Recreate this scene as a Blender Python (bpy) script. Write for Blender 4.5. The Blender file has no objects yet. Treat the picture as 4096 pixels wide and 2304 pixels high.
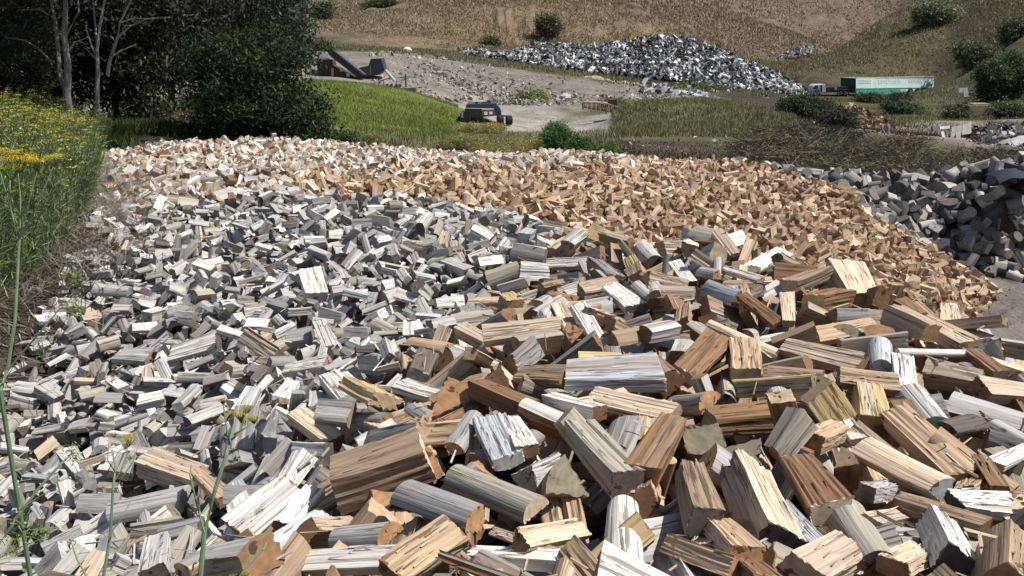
import bpy, math, random
import numpy as np
from mathutils import Vector, Matrix
R = math.radians
scene = bpy.context.scene
# ------------------------------------------------------------ camera, sky, sun, exposure
CAM = np.array([0.0, 0.0, 5.6]); PITCH = R(15.25); FPX = 3547.0
cam_d = bpy.data.cameras.new('camera'); cam = bpy.data.objects.new('camera', cam_d)
scene.collection.objects.link(cam); scene.camera = cam
cam.location = CAM; cam.rotation_euler = (R(90) - PITCH, 0, 0)
cam_d.sensor_width = 36; cam_d.lens = 36 * FPX / 4096; cam_d.clip_start = 0.05; cam_d.clip_end = 3000
SUN = Vector((0.64, -0.08, 1.0)).normalized()
w = bpy.data.worlds.new('World'); scene.world = w; w.use_nodes = True
nt = w.node_tree; bg = nt.nodes['Background']; sky = nt.nodes.new('ShaderNodeTexSky')
sky.sky_type = 'NISHITA'; sky.sun_disc = False
sky.sun_elevation = math.asin(SUN.z); sky.sun_rotation = math.atan2(SUN.x, SUN.y)
nt.links.new(sky.outputs[0], bg.inputs[0]); bg.inputs[1].default_value = 0.075
sl = bpy.data.lights.new('sun', 'SUN'); sl.energy = 5.0; sl.angle = R(0.5); sl.color = (1, 0.965, 0.91)
so = bpy.data.objects.new('sun', sl); scene.collection.objects.link(so)
so.rotation_euler = SUN.to_track_quat('Z', 'Y').to_euler()
scene.view_settings.view_transform = 'Standard'; scene.view_settings.look = 'None'
scene.view_settings.exposure = 0.4; scene.view_settings.gamma = 1.0
COL = scene.collection

# ------------------------------------------------------------ pixel <-> world
cp, sp_ = math.cos(PITCH), math.sin(PITCH)
def ray(px, py):
    r = (np.asarray(px, float) - 2048) / FPX; u = (1152 - np.asarray(py, float)) / FPX
    dx = r; dy = cp + u * sp_; dz = -sp_ + u * cp
    return dx / dy, dz / dy                       # per metre of Y
def P(px, py, Y):
    a, b = ray(px, py)
    return np.stack([a * Y, np.broadcast_to(Y, np.shape(a)) * 1.0, CAM[2] + b * Y], -1)
def proj(p):
    p = np.asarray(p, float) - CAM
    f = p[..., 1] * cp - p[..., 2] * sp_; u = p[..., 1] * sp_ + p[..., 2] * cp
    f = np.maximum(f, 1e-3)
    return 2048 + FPX * p[..., 0] / f, 1152 - FPX * u / f, f

# ------------------------------------------------------------ tags, meshes
def tag(o, label=None, cat=None, group=None, kind=None):
    if label: o['label'] = label
    if cat: o['category'] = cat
    if group: o['group'] = group
    if kind: o['kind'] = kind
    return o
def empty(name, loc, label, cat, group=None, rz=0):
    o = bpy.data.objects.new(name, None); COL.objects.link(o); o.location = loc; o.rotation_euler = (0, 0, rz)
    o.empty_display_size = .1
    return tag(o, label, cat, group)
def link_mesh(name, me, mats, parent=None, loc=None):
    o = bpy.data.objects.new(name, me); COL.objects.link(o)
    for m in (mats if isinstance(mats, (list, tuple)) else [mats]): me.materials.append(m)
    if parent: o.parent = parent
    if loc is not None: o.location = loc
    return o
def raw_mesh(name, V, quads, tris, attrs=None, matidx=None, smooth=False):
    V = np.asarray(V, np.float32); me = bpy.data.meshes.new(name)
    quads = np.asarray(quads, np.int32).reshape(-1, 4); tris = np.asarray(tris, np.int32).reshape(-1, 3)
    me.vertices.add(len(V)); me.vertices.foreach_set('co', V.ravel())
    nl = quads.size + tris.size; nf = len(quads) + len(tris)
    me.loops.add(nl); me.loops.foreach_set('vertex_index', np.concatenate([quads.ravel(), tris.ravel()]))
    me.polygons.add(nf)
    st = np.concatenate([np.arange(len(quads)) * 4, quads.size + np.arange(len(tris)) * 3]).astype(np.int32)
    me.polygons.foreach_set('loop_start', st)
    if matidx is not None: me.polygons.foreach_set('material_index', np.asarray(matidx, np.int32))
    me.polygons.foreach_set('use_smooth', np.full(nf, smooth))
    me.update(calc_edges=True)
    for nm, (dom, typ, data) in (attrs or {}).items():
        a = me.attributes.new(nm, typ, dom)
        key = {'FLOAT': 'value', 'FLOAT_VECTOR': 'vector', 'FLOAT_COLOR': 'color'}[typ]
        a.data.foreach_set(key, np.asarray(data, np.float32).ravel())
    return me
class Acc:                                        # collects pieces into ONE mesh
    def __init__(s): s.V=[]; s.Q=[]; s.T=[]; s.qt=[]; s.tt=[]; s.qk=[]; s.tk=[]; s.G=[]; s.n=0; s.qm=[]; s.tm=[]
    def add(s, V, Q=None, T=None, tq=None, tt=None, kq=None, kt=None, G=None, mi=0):
        V = np.asarray(V, float).reshape(-1, 3)
        Q = np.zeros((0, 4), int) if Q is None else np.asarray(Q, int).reshape(-1, 4)
        T = np.zeros((0, 3), int) if T is None else np.asarray(T, int).reshape(-1, 3)
        s.V.append(V); s.Q.append(Q + s.n); s.T.append(T + s.n); s.n += len(V)
        f = lambda a, n, d: np.broadcast_to(np.asarray(d if a is None else a, float), (n,) + ((3,) if np.ndim(d) else ()))
        s.qt.append(f(tq, len(Q), (.5, .5, .5))); s.tt.append(f(tt if tt is not None else (tq if np.ndim(tq) == 1 else None), len(T), (.5, .5, .5)))
        s.qk.append(f(kq, len(Q), 0.)); s.tk.append(f(kt, len(T), 0.))
        s.G.append(V if G is None else G)
        s.qm.append(np.full(len(Q), mi)); s.tm.append(np.full(len(T), mi))
    def mesh(s, name, smooth=False):
        c = np.concatenate
        t = c([c(s.qt), c(s.tt)]); k = c([c(s.qk), c(s.tk)])
        return raw_mesh(name, c(s.V), c(s.Q), c(s.T), {'tint': ('FACE', 'FLOAT_COLOR', np.c_[t, np.ones(len(t))]),
            'endk': ('FACE', 'FLOAT', k), 'grain': ('POINT', 'FLOAT_VECTOR', c(s.G))}, c([c(s.qm), c(s.tm)]), smooth)
    def build(s, name, mats, parent=None, loc=None, smooth=False):
        return link_mesh(name, s.mesh(name, smooth), mats, parent, loc)
    # primitives
    def box(s, c, sz, col=(.5,.5,.5), rot=None, mi=0, taper=1.0):
        v = np.array([[x, y, z] for z in (-1, 1) for y in (-1, 1) for x in (-1, 1)], float) * .5
        v[4:, :2] *= taper; v = v * np.asarray(sz)
        if rot is not None: v = v @ np.array(rot).T
        q = [[0,2,3,1],[4,5,7,6],[0,1,5,4],[2,6,7,3],[0,4,6,2],[1,3,7,5]]
        s.add(v + np.asarray(c), q, tq=np.tile(col, (6, 1)), mi=mi)
    def tube(s, pts, rad, n=8, col=(.5,.5,.5), caps=True, mi=0):
        pts = np.asarray(pts, float); K = len(pts); rad = np.broadcast_to(rad, K)
        V = []
        for i in range(K):
            t = pts[min(i+1, K-1)] - pts[max(i-1, 0)]; t /= np.linalg.norm(t) + 1e-9
            a = np.cross(t, (0, 0, 1.0) if abs(t[2]) < .9 else (1.0, 0, 0)); a /= np.linalg.norm(a); b = np.cross(t, a)
            th = np.arange(n) / n * 2 * math.pi
            V.append(pts[i] + rad[i] * (np.cos(th)[:, None] * a + np.sin(th)[:, None] * b))
        V = np.concatenate(V); i = np.arange(n); j = (i + 1) % n
        Q = np.concatenate([np.c_[k*n+i, k*n+j, (k+1)*n+j, (k+1)*n+i] for k in range(K-1)])
        T = None
        if caps:
            V = np.r_[V, pts[:1], pts[-1:]]
            T = np.r_[np.c_[j, i, np.full(n, K*n)], np.c_[(K-1)*n+i, (K-1)*n+j, np.full(n, K*n+1)]]
        s.add(V, Q, T, tq=np.tile(col, (len(Q), 1)), tt=None if T is None else np.tile(col, (len(T), 1)), mi=mi)
    def plate(s, corners, th, col=(.5,.5,.5), mi=0):            # quad slab with thickness
        c = np.asarray(corners, float); n = np.cross(c[1]-c[0], c[3]-c[0]); n = n / (np.linalg.norm(n)+1e-9) * th / 2
        V = np.r_[c - n, c + n]
        q = [[3,2,1,0],[4,5,6,7],[0,1,5,4],[1,2,6,5],[2,3,7,6],[3,0,4,7]]
        s.add(V, q, tq=np.tile(col, (6, 1)), mi=mi)
def rotm(ax, ang): return np.array(Matrix.Rotation(ang, 3, ax))

# ------------------------------------------------------------ materials
def newmat(name):
    m = bpy.data.materials.new(name); m.use_nodes = True; t = m.node_tree; t.nodes.clear()
    out = t.nodes.new('ShaderNodeOutputMaterial'); b = t.nodes.new('ShaderNodeBsdfPrincipled')
    t.links.new(b.outputs[0], out.inputs[0]); b.inputs['Roughness'].default_value = .85
    b.inputs['Specular IOR Level'].default_value = .25
    return m, t, b
class NT:
    def __init__(s, t): s.t = t
    def node(s, typ, **k):
        n = s.t.nodes.new(typ)
        for a, v in k.items(): setattr(n, a, v)
        return n
    def put(s, sock, v):
        if isinstance(v, bpy.types.NodeSocket): s.t.links.new(v, sock)
        else: sock.default_value = v
    def noise(s, vec, scale=5, detail=3, rough=.55, dist=0):
        n = s.node('ShaderNodeTexNoise'); s.put(n.inputs['Vector'], vec)
        n.inputs['Scale'].default_value = scale; n.inputs['Detail'].default_value = detail
        n.inputs['Roughness'].default_value = rough; n.inputs['Distortion'].default_value = dist
        return n.outputs['Fac']
    def vmul(s, vec, v):
        n = s.node('ShaderNodeVectorMath', operation='MULTIPLY'); s.put(n.inputs[0], vec); s.put(n.inputs[1], v); return n.outputs[0]
    def m(s, op, a, b=0., c=None):
        n = s.node('ShaderNodeMath', operation=op); s.put(n.inputs[0], a); s.put(n.inputs[1], b)
        if c is not None: s.put(n.inputs[2], c)
        return n.outputs[0]
    def rng(s, v, a, b, c=0., d=1.):
        n = s.node('ShaderNodeMapRange'); s.put(n.inputs[0], v)
        for i, x in enumerate((a, b, c, d)): s.put(n.inputs[i+1], x)
        return n.outputs[0]
    def mix(s, f, a, b, bt='MIX'):
        n = s.node('ShaderNodeMix', data_type='RGBA', blend_type=bt); s.put(n.inputs[0], f)
        s.put(n.inputs[6], a if isinstance(a, bpy.types.NodeSocket) else (*a[:3], 1)); s.put(n.inputs[7], b if isinstance(b, bpy.types.NodeSocket) else (*b[:3], 1))
        return n.outputs[2]
    def attr(s, nm):
        return s.node('ShaderNodeAttribute', attribute_name=nm)
    def bump(s, b, h, strength=.5, dist=.01):
        n = s.node('ShaderNodeBump'); n.inputs['Strength'].default_value = strength; n.inputs['Distance'].default_value = dist
        s.put(n.inputs['Height'], h); s.t.links.new(n.outputs[0], b.inputs['Normal'])
    def gray(s, v):
        n = s.node('ShaderNodeCombineColor'); [s.put(n.inputs[i], v) for i in range(3)]; return n.outputs[0]

def wood_mat(name, fs=1.0, crack=1.0):
    m, t, b = newmat(name); q = NT(t)
    g = q.attr('grain').outputs['Vector']; tint = q.attr('tint').outputs['Color']; ek = q.attr('endk').outputs['Fac']
    v1 = q.vmul(g, (4.5*fs, 130*fs, 130*fs)); v2 = q.vmul(g, (1.9*fs, 62*fs, 62*fs))
    n1 = q.noise(v1, 1, 4, .65); n2 = q.noise(v2, 1, 3, .6, .4); n3 = q.noise(g, 9, 3, .6)
    fib = q.rng(n1, .3, .72, .74, 1.18)
    side = q.mix(1, tint, q.gray(fib), 'MULTIPLY')
    ckm = q.rng(n2, .40, .43, 1., 0.)                                     # long drying cracks
    vo = q.noise(q.vmul(g, (1.3*fs, 11*fs, 11*fs)), 1, 2)
    ckm = q.m('MULTIPLY', ckm, q.rng(vo, .43, .56, 0., crack))
    side = q.mix(q.m('MULTIPLY', ckm, .68), side, (.045, .03, .02))
    side = q.mix(q.rng(n3, .55, .75, 0., .35), side, q.mix(1, side, (.75, .62, .5), 'MULTIPLY'))
    vk = q.node('ShaderNodeTexVoronoi'); q.put(vk.inputs['Vector'], q.vmul(g, (3.4, 9, 9))); vk.inputs['Scale'].default_value = 1.
    kn = q.rng(vk.outputs['Distance'], .045, .10, .75, 0.)
    side = q.mix(kn, side, (.06, .032, .018))
    # cut ends: rings, radial checks, saw dust tone
    sep = q.node('ShaderNodeSeparateXYZ'); q.put(sep.inputs[0], g)
    r = q.m('SQRT', q.m('ADD', q.m('MULTIPLY', sep.outputs[1], sep.outputs[1]), q.m('MULTIPLY', sep.outputs[2], sep.outputs[2])))
    rg = q.m('SINE', q.m('ADD', q.m('MULTIPLY', r, 240*fs), q.m('MULTIPLY', q.noise(g, 14, 2), 14)))
    ang = q.m('ARCTAN2', sep.outputs[2], sep.outputs[1])
    cx = q.node('ShaderNodeCombineXYZ'); q.put(cx.inputs[0], q.m('MULTIPLY', ang, 2.6)); q.put(cx.inputs[1], sep.outputs[0]); q.put(cx.inputs[2], q.m('MULTIPLY', r, 22))
    rc = q.rng(q.noise(cx.outputs[0], 1, 2, .5), .335, .37, .85, 0.)
    saw = q.noise(q.vmul(g, (1, 90*fs, 16*fs)), 1, 2)
    end = q.mix(1, tint, q.gray(q.m('ADD', q.rng(rg, -1, 1, .92, 1.05), q.rng(saw, .3, .7, -.06, .06))), 'MULTIPLY')
    end = q.mix(1, end, q.gray(q.rng(q.noise(g, 22, 3), .3, .7, .7, 1.2)), 'MULTIPLY')
    end = q.mix(rc, end, (.03, .02, .014))
    c = q.mix(ek, side, end)
    t.links.new(c, b.inputs['Base Color'])
    h = q.m('SUBTRACT', q.m('MULTIPLY', n1, .6), q.m('MULTIPLY', ckm, .9))
    h2 = q.m('SUBTRACT', q.m('MULTIPLY', saw, .08), q.m('MULTIPLY', rc, .6))
    mx = q.m('ADD', q.m('MULTIPLY', h, q.m('SUBTRACT', 1., ek)), q.m('MULTIPLY', h2, ek))
    q.bump(b, mx, .8, .006)
    b.inputs['Roughness'].default_value = .8
    return m
def tint_mat(name, rough=.8, nscale=3., lo=.75, hi=1.2, metal=0., spec=.25, bump=0., trans=0.):
    m, t, b = newmat(name); q = NT(t)
    g = q.node('ShaderNodeTexCoord').outputs['Object']; tint = q.attr('tint').outputs['Color']
    c = q.mix(1, tint, q.gray(q.rng(q.noise(g, nscale, 5, .65), .3, .7, lo, hi)), 'MULTIPLY')
    t.links.new(c, b.inputs['Base Color'])
    b.inputs['Roughness'].default_value = rough; b.inputs['Metallic'].default_value = metal; b.inputs['Specular IOR Level'].default_value = spec
    if bump: q.bump(b, q.noise(g, nscale*4, 4), .6, bump)
    if trans:
        tr = q.node('ShaderNodeBsdfTranslucent'); t.links.new(c, tr.inputs[0]); ms = q.node('ShaderNodeMixShader'); ms.inputs[0].default_value = trans
        t.links.new(b.outputs[0], ms.inputs[1]); t.links.new(tr.outputs[0], ms.inputs[2])
        t.links.new(ms.outputs[0], [n for n in t.nodes if n.type == 'OUTPUT_MATERIAL'][0].inputs[0])
    return m
M_WOOD = wood_mat('split_wood'); M_WOODF = tint_mat('far_wood', .8, 22., .7, 1.2)
M_LEAF = tint_mat('leaves', .75, 1.3, .65, 1.35, trans=.25); M_TRUNK = tint_mat('tree_bark', .9, 6., .6, 1.3, bump=.02)
M_METAL = tint_mat('painted_steel', .55, 2.5, .6, 1.2, 0., .4); M_RUST = tint_mat('rusty_steel', .9, 6., .55, 1.3)
M_STONE = tint_mat('stone', .9, 4., .7, 1.2, bump=.03); M_SCRAP = tint_mat('scrap', .75, 3., .7, 1.15, 0., .2)
M_STEM = tint_mat('plant_stem', .6, 30., .8, 1.15); M_CLOTH = tint_mat('curtain_fabric', .7, .8, .88, 1.06)
# ------------------------------------------------------------ ground: control points (pixel x, pixel y, distance, soil)
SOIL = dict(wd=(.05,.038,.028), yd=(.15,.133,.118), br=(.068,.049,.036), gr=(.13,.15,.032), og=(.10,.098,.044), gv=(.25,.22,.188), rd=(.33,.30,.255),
            hl=(.29,.21,.13), hp=(.215,.16,.12), df=(.19,.165,.11), sp=(.135,.118,.062), dk=(.05,.042,.03), st=(.09,.075,.055))
HEAP = [(2048,2304,2.2),(3200,2304,2.1),(4096,2304,2.2),(1200,2304,2.6),(500,2304,3.6),(0,2304,4.4),(2048,1900,2.9),(3200,1900,2.8),(4096,1900,2.9),
 (1200,1900,3.5),(500,1900,4.8),(0,1900,5.8),(2300,1500,4.0),(3300,1500,4.0),(4096,1500,4.2),(1500,1500,4.8),(800,1500,6.0),(200,1500,7.5),
 (2800,1200,5.6),(3600,1250,5.4),(2048,1200,6.6),(1200,1200,7.5),(400,1200,8.7),(2700,1010,7.0),(3050,1070,6.6),(3350,1090,6.2),(3850,1350,5.1),(4096,1500,4.5),
 (1800,1000,8.5),(1200,1000,9.5),(500,1000,11.),(1600,850,10.5),(2200,890,9.4),(1000,850,12.5),(550,850,14),(1650,780,12),(1200,775,14),(700,775,16),
 (600,700,19),(1100,700,18.5),(600,650,23),(1500,618,25),(2000,618,25),(2300,635,25),(800,602,25),(430,650,22),(1150,600,25.5),(2048,720,20.5),(1600,740,19),
 (2600,800,19),(3000,900,18),(2600,690,24),(3000,720,24.5),(3400,800,23),(3400,1000,18.5),(3700,1000,20),(3500,1190,16.8),
 (2950,645,28),(3300,680,28),(3500,755,26),(3900,690,25),(4096,710,24),(3400,850,22.4),(4200,700,24)]
HW = [(-3,15.5,2.3),(-1,15.5,2.2),(1,14,2.1),(2.5,12,1.9),(4,10,1.5),(5,12,1.0),(3.2,14,1.5),(4.6,8,1.9),(5.6,6,1.2),(6.5,4,.8),(5.5,2,1.6),(3.5,.5,3.2),
 (0,.3,4.1),(0,-3,4.0),(-3,.5,3.6),(-5,3,2.4),(-6.3,1,2.5)]
YARD = [(11.4,19.9,0),(10.4,18.7,0),(8.6,16.4,0),(7,13,0),(7,10,0),(8.5,6,0),(9,1,0),(14,12,0),(25,20,0),(20,5,0),(14,23.0,0),(12.2,23.3,.0),(9,-8,.2),(30,-5,0),(12.5,20.5,0),(16,21,0)]
TER = [(2600,640,36,'br'),(2900,640,38,'br'),(2500,600,40,'br'),(3300,700,34,'og'),(3700,640,38,'og'),(4096,640,38,'br'),(3500,560,46,'br'),(3100,560,46,'og'),
 (2600,500,52,'og'),(2900,440,60,'sp'),(3100,480,56,'og'),(2500,430,66,'og'),(2750,400,75,'og'),(1700,590,33,'og'),(2100,600,33,'og'),(1500,560,36,'og'),(1900,560,45,'og'),
 (1500,480,52,'gr'),(1300,400,60,'gr'),(1320,335,70,'gr'),(1600,360,72,'gr'),(1780,440,68,'gr'),(1800,500,60,'gr'),(1650,500,52,'gr'),(1880,540,62,'og'),
 (1900,410,88,'rd'),(2100,430,84,'rd'),(2250,480,74,'rd'),(2350,520,66,'rd'),(2450,560,58,'rd'),(2000,470,75,'rd'),(2400,440,78,'og'),(2200,400,92,'gv'),
 (1300,300,86,'gv'),(1500,290,92,'gv'),(1480,225,104,'gv'),(1700,240,106,'gv'),(1900,290,104,'gv'),(1700,330,96,'gv'),(2100,300,112,'gv'),(2100,370,98,'gv'),
 (2500,340,114,'gv'),(2500,400,96,'gv'),(2680,380,105,'gv'),(2850,400,95,'br'),
 (1400,195,128,'og'),(1800,220,128,'og'),(2100,270,126,'og'),(2400,303,128,'og'),(2700,352,124,'og'),(3000,368,122,'br'),(3000,410,100,'br'),
 (1300,150,150,'hl'),(1700,185,150,'hl'),(2200,235,150,'br'),(2700,285,150,'br'),(3100,350,150,'br'),(1330,170,145,'og'),(1900,205,143,'og'),
 (1300,60,190,'hl'),(1700,60,178,'hl'),(2100,60,178,'hl'),(2600,60,185,'hp'),(2600,150,170,'hl'),(2900,200,190,'hp'),(2900,60,230,'hp'),(3200,150,215,'hp'),(3300,40,260,'hp'),
 (2050,130,168,'hl'),(2350,110,172,'hl'),(1350,15,240,'df'),(1480,45,205,'df'),(2000,-100,240,'hl'),(2800,-150,300,'hp'),(800,0,230,'df'),(700,480,48,'df'),(680,440,60,'df'),
 (3110,262,165,'sp'),(3470,116,185,'sp'),(3665,0,205,'sp'),(3900,-150,235,'br'),(3300,300,148,'sp'),(3500,250,155,'sp'),(3700,150,160,'sp'),(3900,50,165,'br'),
 (4096,-50,170,'br'),(3830,290,146,'br'),(4096,150,120,'og'),(3950,200,140,'br'),(3200,382,129,'br'),(3400,386,129,'og'),(3600,386,129,'og'),(3760,384,127,'og'),(3250,376,137,'br'),(3500,378,137,'og'),(3750,376,136,'og'),(2020,506,65,'rd'),(1940,516,64,'og'),(1850,530,63,'og'),(2420,474,71,'rd'),
 (3400,402,118,'og'),(3700,420,105,'og'),(3600,470,85,'og'),(3950,430,95,'yd'),(4096,480,75,'og'),(3900,500,70,'gv'),(3600,540,60,'gv'),(3300,470,80,'br'),
 (4000,560,52,'gv'),(3400,600,46,'og'),(4096,330,105,'dk')]
TW = [(-6.6,8,3.2,'st'),(-7.5,12,3.4,'st'),(-11,12,3.7,'og'),(-10.8,18,3.2,'og'),(-13,24,3.1,'dk'),(-12,30,3.0,'dk'),(-8,32,2.5,'dk'),(-6,30,2.5,'dk'),(-18,20,3.5,'dk'),(-7,5,2.9,'st'),
 (-9,6,3.2,'og'),(-14,40,2.6,'dk'),(-25,35,3.5,'dk'),(-2,30,1.9,'br'),(3.5,30.5,1.3,'br'),(8,32,.9,'br'),(14,30,.8,'og'),(20,30,.8,'og'),(-9,0,3.4,'og'),(-6,-6,3.6,'og'),
 (0,-10,4,'og'),(-30,60,3,'df'),(-45,90,5,'df'),(40,40,0,'yd'),(60,80,1,'og'),(-60,30,8,'og'),(-150,100,14,'og'),(-100,260,30,'df'),(0,450,60,'hl'),(200,350,60,'hp'),(190,160,36,'br'),
 (300,-100,20,'og'),(-300,-100,20,'og'),(0,-300,8,'og'),(60,-30,1,'yd'),(-700,600,90,'hl'),(700,600,90,'hp'),(0,1200,110,'hl'),(1200,0,40,'og'),(-1200,0,40,'og'),(0,-1200,20,'og')]
for pxd, Yd, dz in ((3110,190,-1.2),(3300,195,1.5),(3470,212,5.5),(3665,240,11.),(2350,560,0)): 
    if dz and Yd < 300: TW.append((ray(pxd, 200)[0]*Yd, Yd, dz, 'hp'))
cx_, cz_, cc_ = [], [], []
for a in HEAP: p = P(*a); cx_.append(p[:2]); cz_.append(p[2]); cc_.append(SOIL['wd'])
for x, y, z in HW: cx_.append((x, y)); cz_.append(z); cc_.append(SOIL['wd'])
for x, y, z in YARD: cx_.append((x, y)); cz_.append(z); cc_.append(SOIL['yd'])
for a in TER: p = P(*a[:3]); cx_.append(p[:2]); cz_.append(p[2]); cc_.append(SOIL[a[3]])
for x, y, z, s in TW: cx_.append((x, y)); cz_.append(z); cc_.append(SOIL[s])
CX = np.array(cx_, float); CZ = np.array(cz_, float); CC = np.array(cc_, float)
N_ = len(CX); D_ = np.linalg.norm(CX[:, None] - CX[None], axis=-1)
A_ = np.zeros((N_+3, N_+3)); CJ = np.hypot(CX[:, 0], CX[:, 1]); CJ = np.where(CJ < 45, .008*CJ, .05*(CJ-38)); A_[:N_, :N_] = np.sqrt(D_**2+CJ[None]**2) + np.eye(N_) * .02; A_[:N_, N_] = 1; A_[N_, :N_] = 1
A_[:N_, N_+1:] = CX; A_[N_+1:, :N_] = CX.T
W_ = np.linalg.solve(A_, np.r_[CZ, 0, 0, 0])
def F0(x, y):
    x = np.asarray(x, float); y = np.asarray(y, float); sh = x.shape; x = x.ravel(); y = y.ravel(); o = np.empty(len(x))
    for i in range(0, len(x), 20000):
        s = slice(i, i+20000); d = np.hypot(x[s, None] - CX[:, 0], y[s, None] - CX[:, 1])
        d = np.sqrt(d*d+CJ**2); o[s] = d @ W_[:N_] + W_[N_] + x[s]*W_[N_+1] + y[s]*W_[N_+2]
    return o.reshape(sh)
def smooth_noise(x, y, seed, L):                    # value noise
    def h(i, j):
        v = np.sin(i*127.1 + j*311.7 + seed*74.7) * 43758.5453; return v - np.floor(v)
    u = x / L; v = y / L; i = np.floor(u); j = np.floor(v); a = u - i; b = v - j; a = a*a*(3-2*a); b = b*b*(3-2*b)
    return (h(i,j)*(1-a)+h(i+1,j)*a)*(1-b)+(h(i,j+1)*(1-a)+h(i+1,j+1)*a)*b
def inpoly(x, y, poly):
    x = np.asarray(x); y = np.asarray(y); c = np.zeros(x.shape, bool); n = len(poly)
    for i in range(n):
        (x1, y1), (x2, y2) = poly[i], poly[i-1]
        c ^= ((y1 > y) != (y2 > y)) & (x < (x2-x1)*(y-y1)/((y2-y1) or 1e-9) + x1)
    return c
POLY = [(-4.0,1.2),(-4.5,4),(-4.8,5.4),(-4.6,6.8),(-4.55,7.8),(-5.15,10),(-6.0,12.6),(-7.35,15.5),(-8.7,18.5),(-10.7,22),(-11.4,24.5),(-10.5,26.6),(-4,27.6),(2,27.6),(6.5,27.2),(8.6,24.5),(9.2,22),(9.9,20.8),(11.3,19.9),
        (10.3,18.6),(8.4,16.6),(6.4,15),(5.4,12),(5.6,9),(6.2,6),(5.5,3),(4.4,1),(0,.6)]
RPOLY = [(6.6,27.4),(8.4,24.8),(9.3,22.4),(10.4,22.6),(11.6,22.9),(15.,22.4),(19,22.6),(20,27),(14,28.2),(9.6,28.6)]
# fast lookup grid for the near part
gx0, gy0, gs = -14., -1., .1; GX = np.arange(gx0, 22, gs); GY = np.arange(gy0, 36, gs)
GF = F0(*np.meshgrid(GX, GY))
def F(x, y):
    x = np.asarray(x, float); y = np.asarray(y, float)
    u = np.clip((x-gx0)/gs, 0, len(GX)-1.001); v = np.clip((y-gy0)/gs, 0, len(GY)-1.001); i = u.astype(int); j = v.astype(int); a = u-i; b = v-j
    return (GF[j,i]*(1-a)+GF[j,i+1]*a)*(1-b)+(GF[j+1,i]*(1-a)+GF[j+1,i+1]*a)*b
def hit(px, py, ymin=1.3, ymax=34):
    a, b = ray(px, py); Y = np.linspace(ymin, ymax, 900); z = CAM[2] + b*Y; f = F(a*Y, Y); k = np.argmax(z < f)
    return Y[k] if z[k] < f[k] else ymax
def nearpoly(x, y, poly, w):                     # 1 inside, fading over about w outside
    s = np.zeros(np.shape(x))
    for dx, dy in ((0,0),(w,0),(-w,0),(0,w),(0,-w),(w*.7,w*.7),(-w*.7,w*.7),(w*.7,-w*.7),(-w*.7,-w*.7)): s += inpoly(np.asarray(x)+dx, np.asarray(y)+dy, poly)
    return s / 9
# ground sheet: rings round the camera
nr, na = 520, 960
rr = np.concatenate([[0], np.exp(np.linspace(math.log(1.2), math.log(1100), nr-1))])
tt_ = np.linspace(-1, 1, na+1)[:-1]; th = np.sign(tt_) * (np.abs(tt_)**1.7) * math.pi         # dense straight ahead
X = rr[:, None]*np.sin(th)[None]; Yg = rr[:, None]*np.cos(th)[None]
Z = F0(X, Yg)
dist = np.hypot(X, Yg)
inheap = np.maximum(nearpoly(X, Yg, POLY, .35), nearpoly(X, Yg, RPOLY, .35))
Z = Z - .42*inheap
k = np.clip((dist-26)/60, 0, 1)*(dist < 500)
Z += k*((smooth_noise(X, Yg, 1, 3.2)-.5)*.3 + (smooth_noise(X, Yg, 2, 9)-.5)*.45)
kh = np.clip((Yg-158)/20, 0, 1)*(dist < 480)
az = X/np.maximum(Yg, 1)
Z += kh*(-np.abs(smooth_noise(az*1000, Yg*.25, 5, 11)-.5)*1.9 - np.abs(smooth_noise(az*1000, Yg*.3, 6, 27)-.5)*3.+ (smooth_noise(X, Yg, 8, 5)-.5)*1.8+ (smooth_noise(X, Yg, 9, 12)-.5)*1.8)
Z += (dist < 26)*(1-inheap)*((smooth_noise(X, Yg, 3, .5)-.5)*.03)
def soilcol(x, y, n=3, jit=1.):
    r = np.hypot(x, y)+.5; A = np.stack([np.arctan2(x, y+.001)*6., np.log(r)*3.0], -1)
    A = A + jit*(np.stack([smooth_noise(A[...,0]*8, A[...,1]*8, 11, .9), smooth_noise(A[...,0]*8, A[...,1]*8, 12, .9)], -1)-.5)*.35
    rc = np.hypot(CX[:,0], CX[:,1])+.5; B = np.stack([np.arctan2(CX[:,0], CX[:,1]+.001)*6., np.log(rc)*3.0], -1)
    out = np.empty(x.shape+(3,)); xf = A.reshape(-1, 2); of = out.reshape(-1, 3)
    for i in range(0, len(xf), 20000):
        d = np.linalg.norm(xf[i:i+20000, None]-B[None], axis=-1); wgt = 1/(d+.02)**5; of[i:i+20000] = (wgt @ CC)/wgt.sum(1)[:, None]
    return of.reshape(out.shape)
SC = soilcol(X, Yg)
V = np.stack([X, Yg, Z], -1).reshape(-1, 3)
i = np.arange(nr-1)[:, None]; j = np.arange(na)[None]; jn = (j+1) % na
Qd = np.stack([i*na+j, i*na+jn, (i+1)*na+jn, (i+1)*na+j], -1).reshape(-1, 4)[:, ::-1]
mg, t, b = newmat('ground_soil'); q = NT(t); g = q.node('ShaderNodeTexCoord').outputs['Object']
tint = q.attr('tint').outputs['Color']
c = q.mix(1, tint, q.gray(q.rng(q.noise(g, .35, 8, .75), .3, .7, .55, 1.5)), 'MULTIPLY')
c = q.mix(1, c, q.gray(q.rng(q.noise(g, 7, 6, .7), .3, .7, .72, 1.28)), 'MULTIPLY')
sepg = q.node('ShaderNodeSeparateXYZ'); q.put(sepg.inputs[0], g)
onhill = q.m('MULTIPLY', q.rng(sepg.outputs[1], 150, 175), q.rng(sepg.outputs[0], 40, 5))
strk = q.noise(q.vmul(g, (1.3, .10, .09)), 1, 6, .75)                          # run-off streaks down the cut slope
c = q.mix(q.m('MULTIPLY', onhill, q.rng(strk, .51, .59, 0, .75)), c, (.34, .255, .155))
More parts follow.
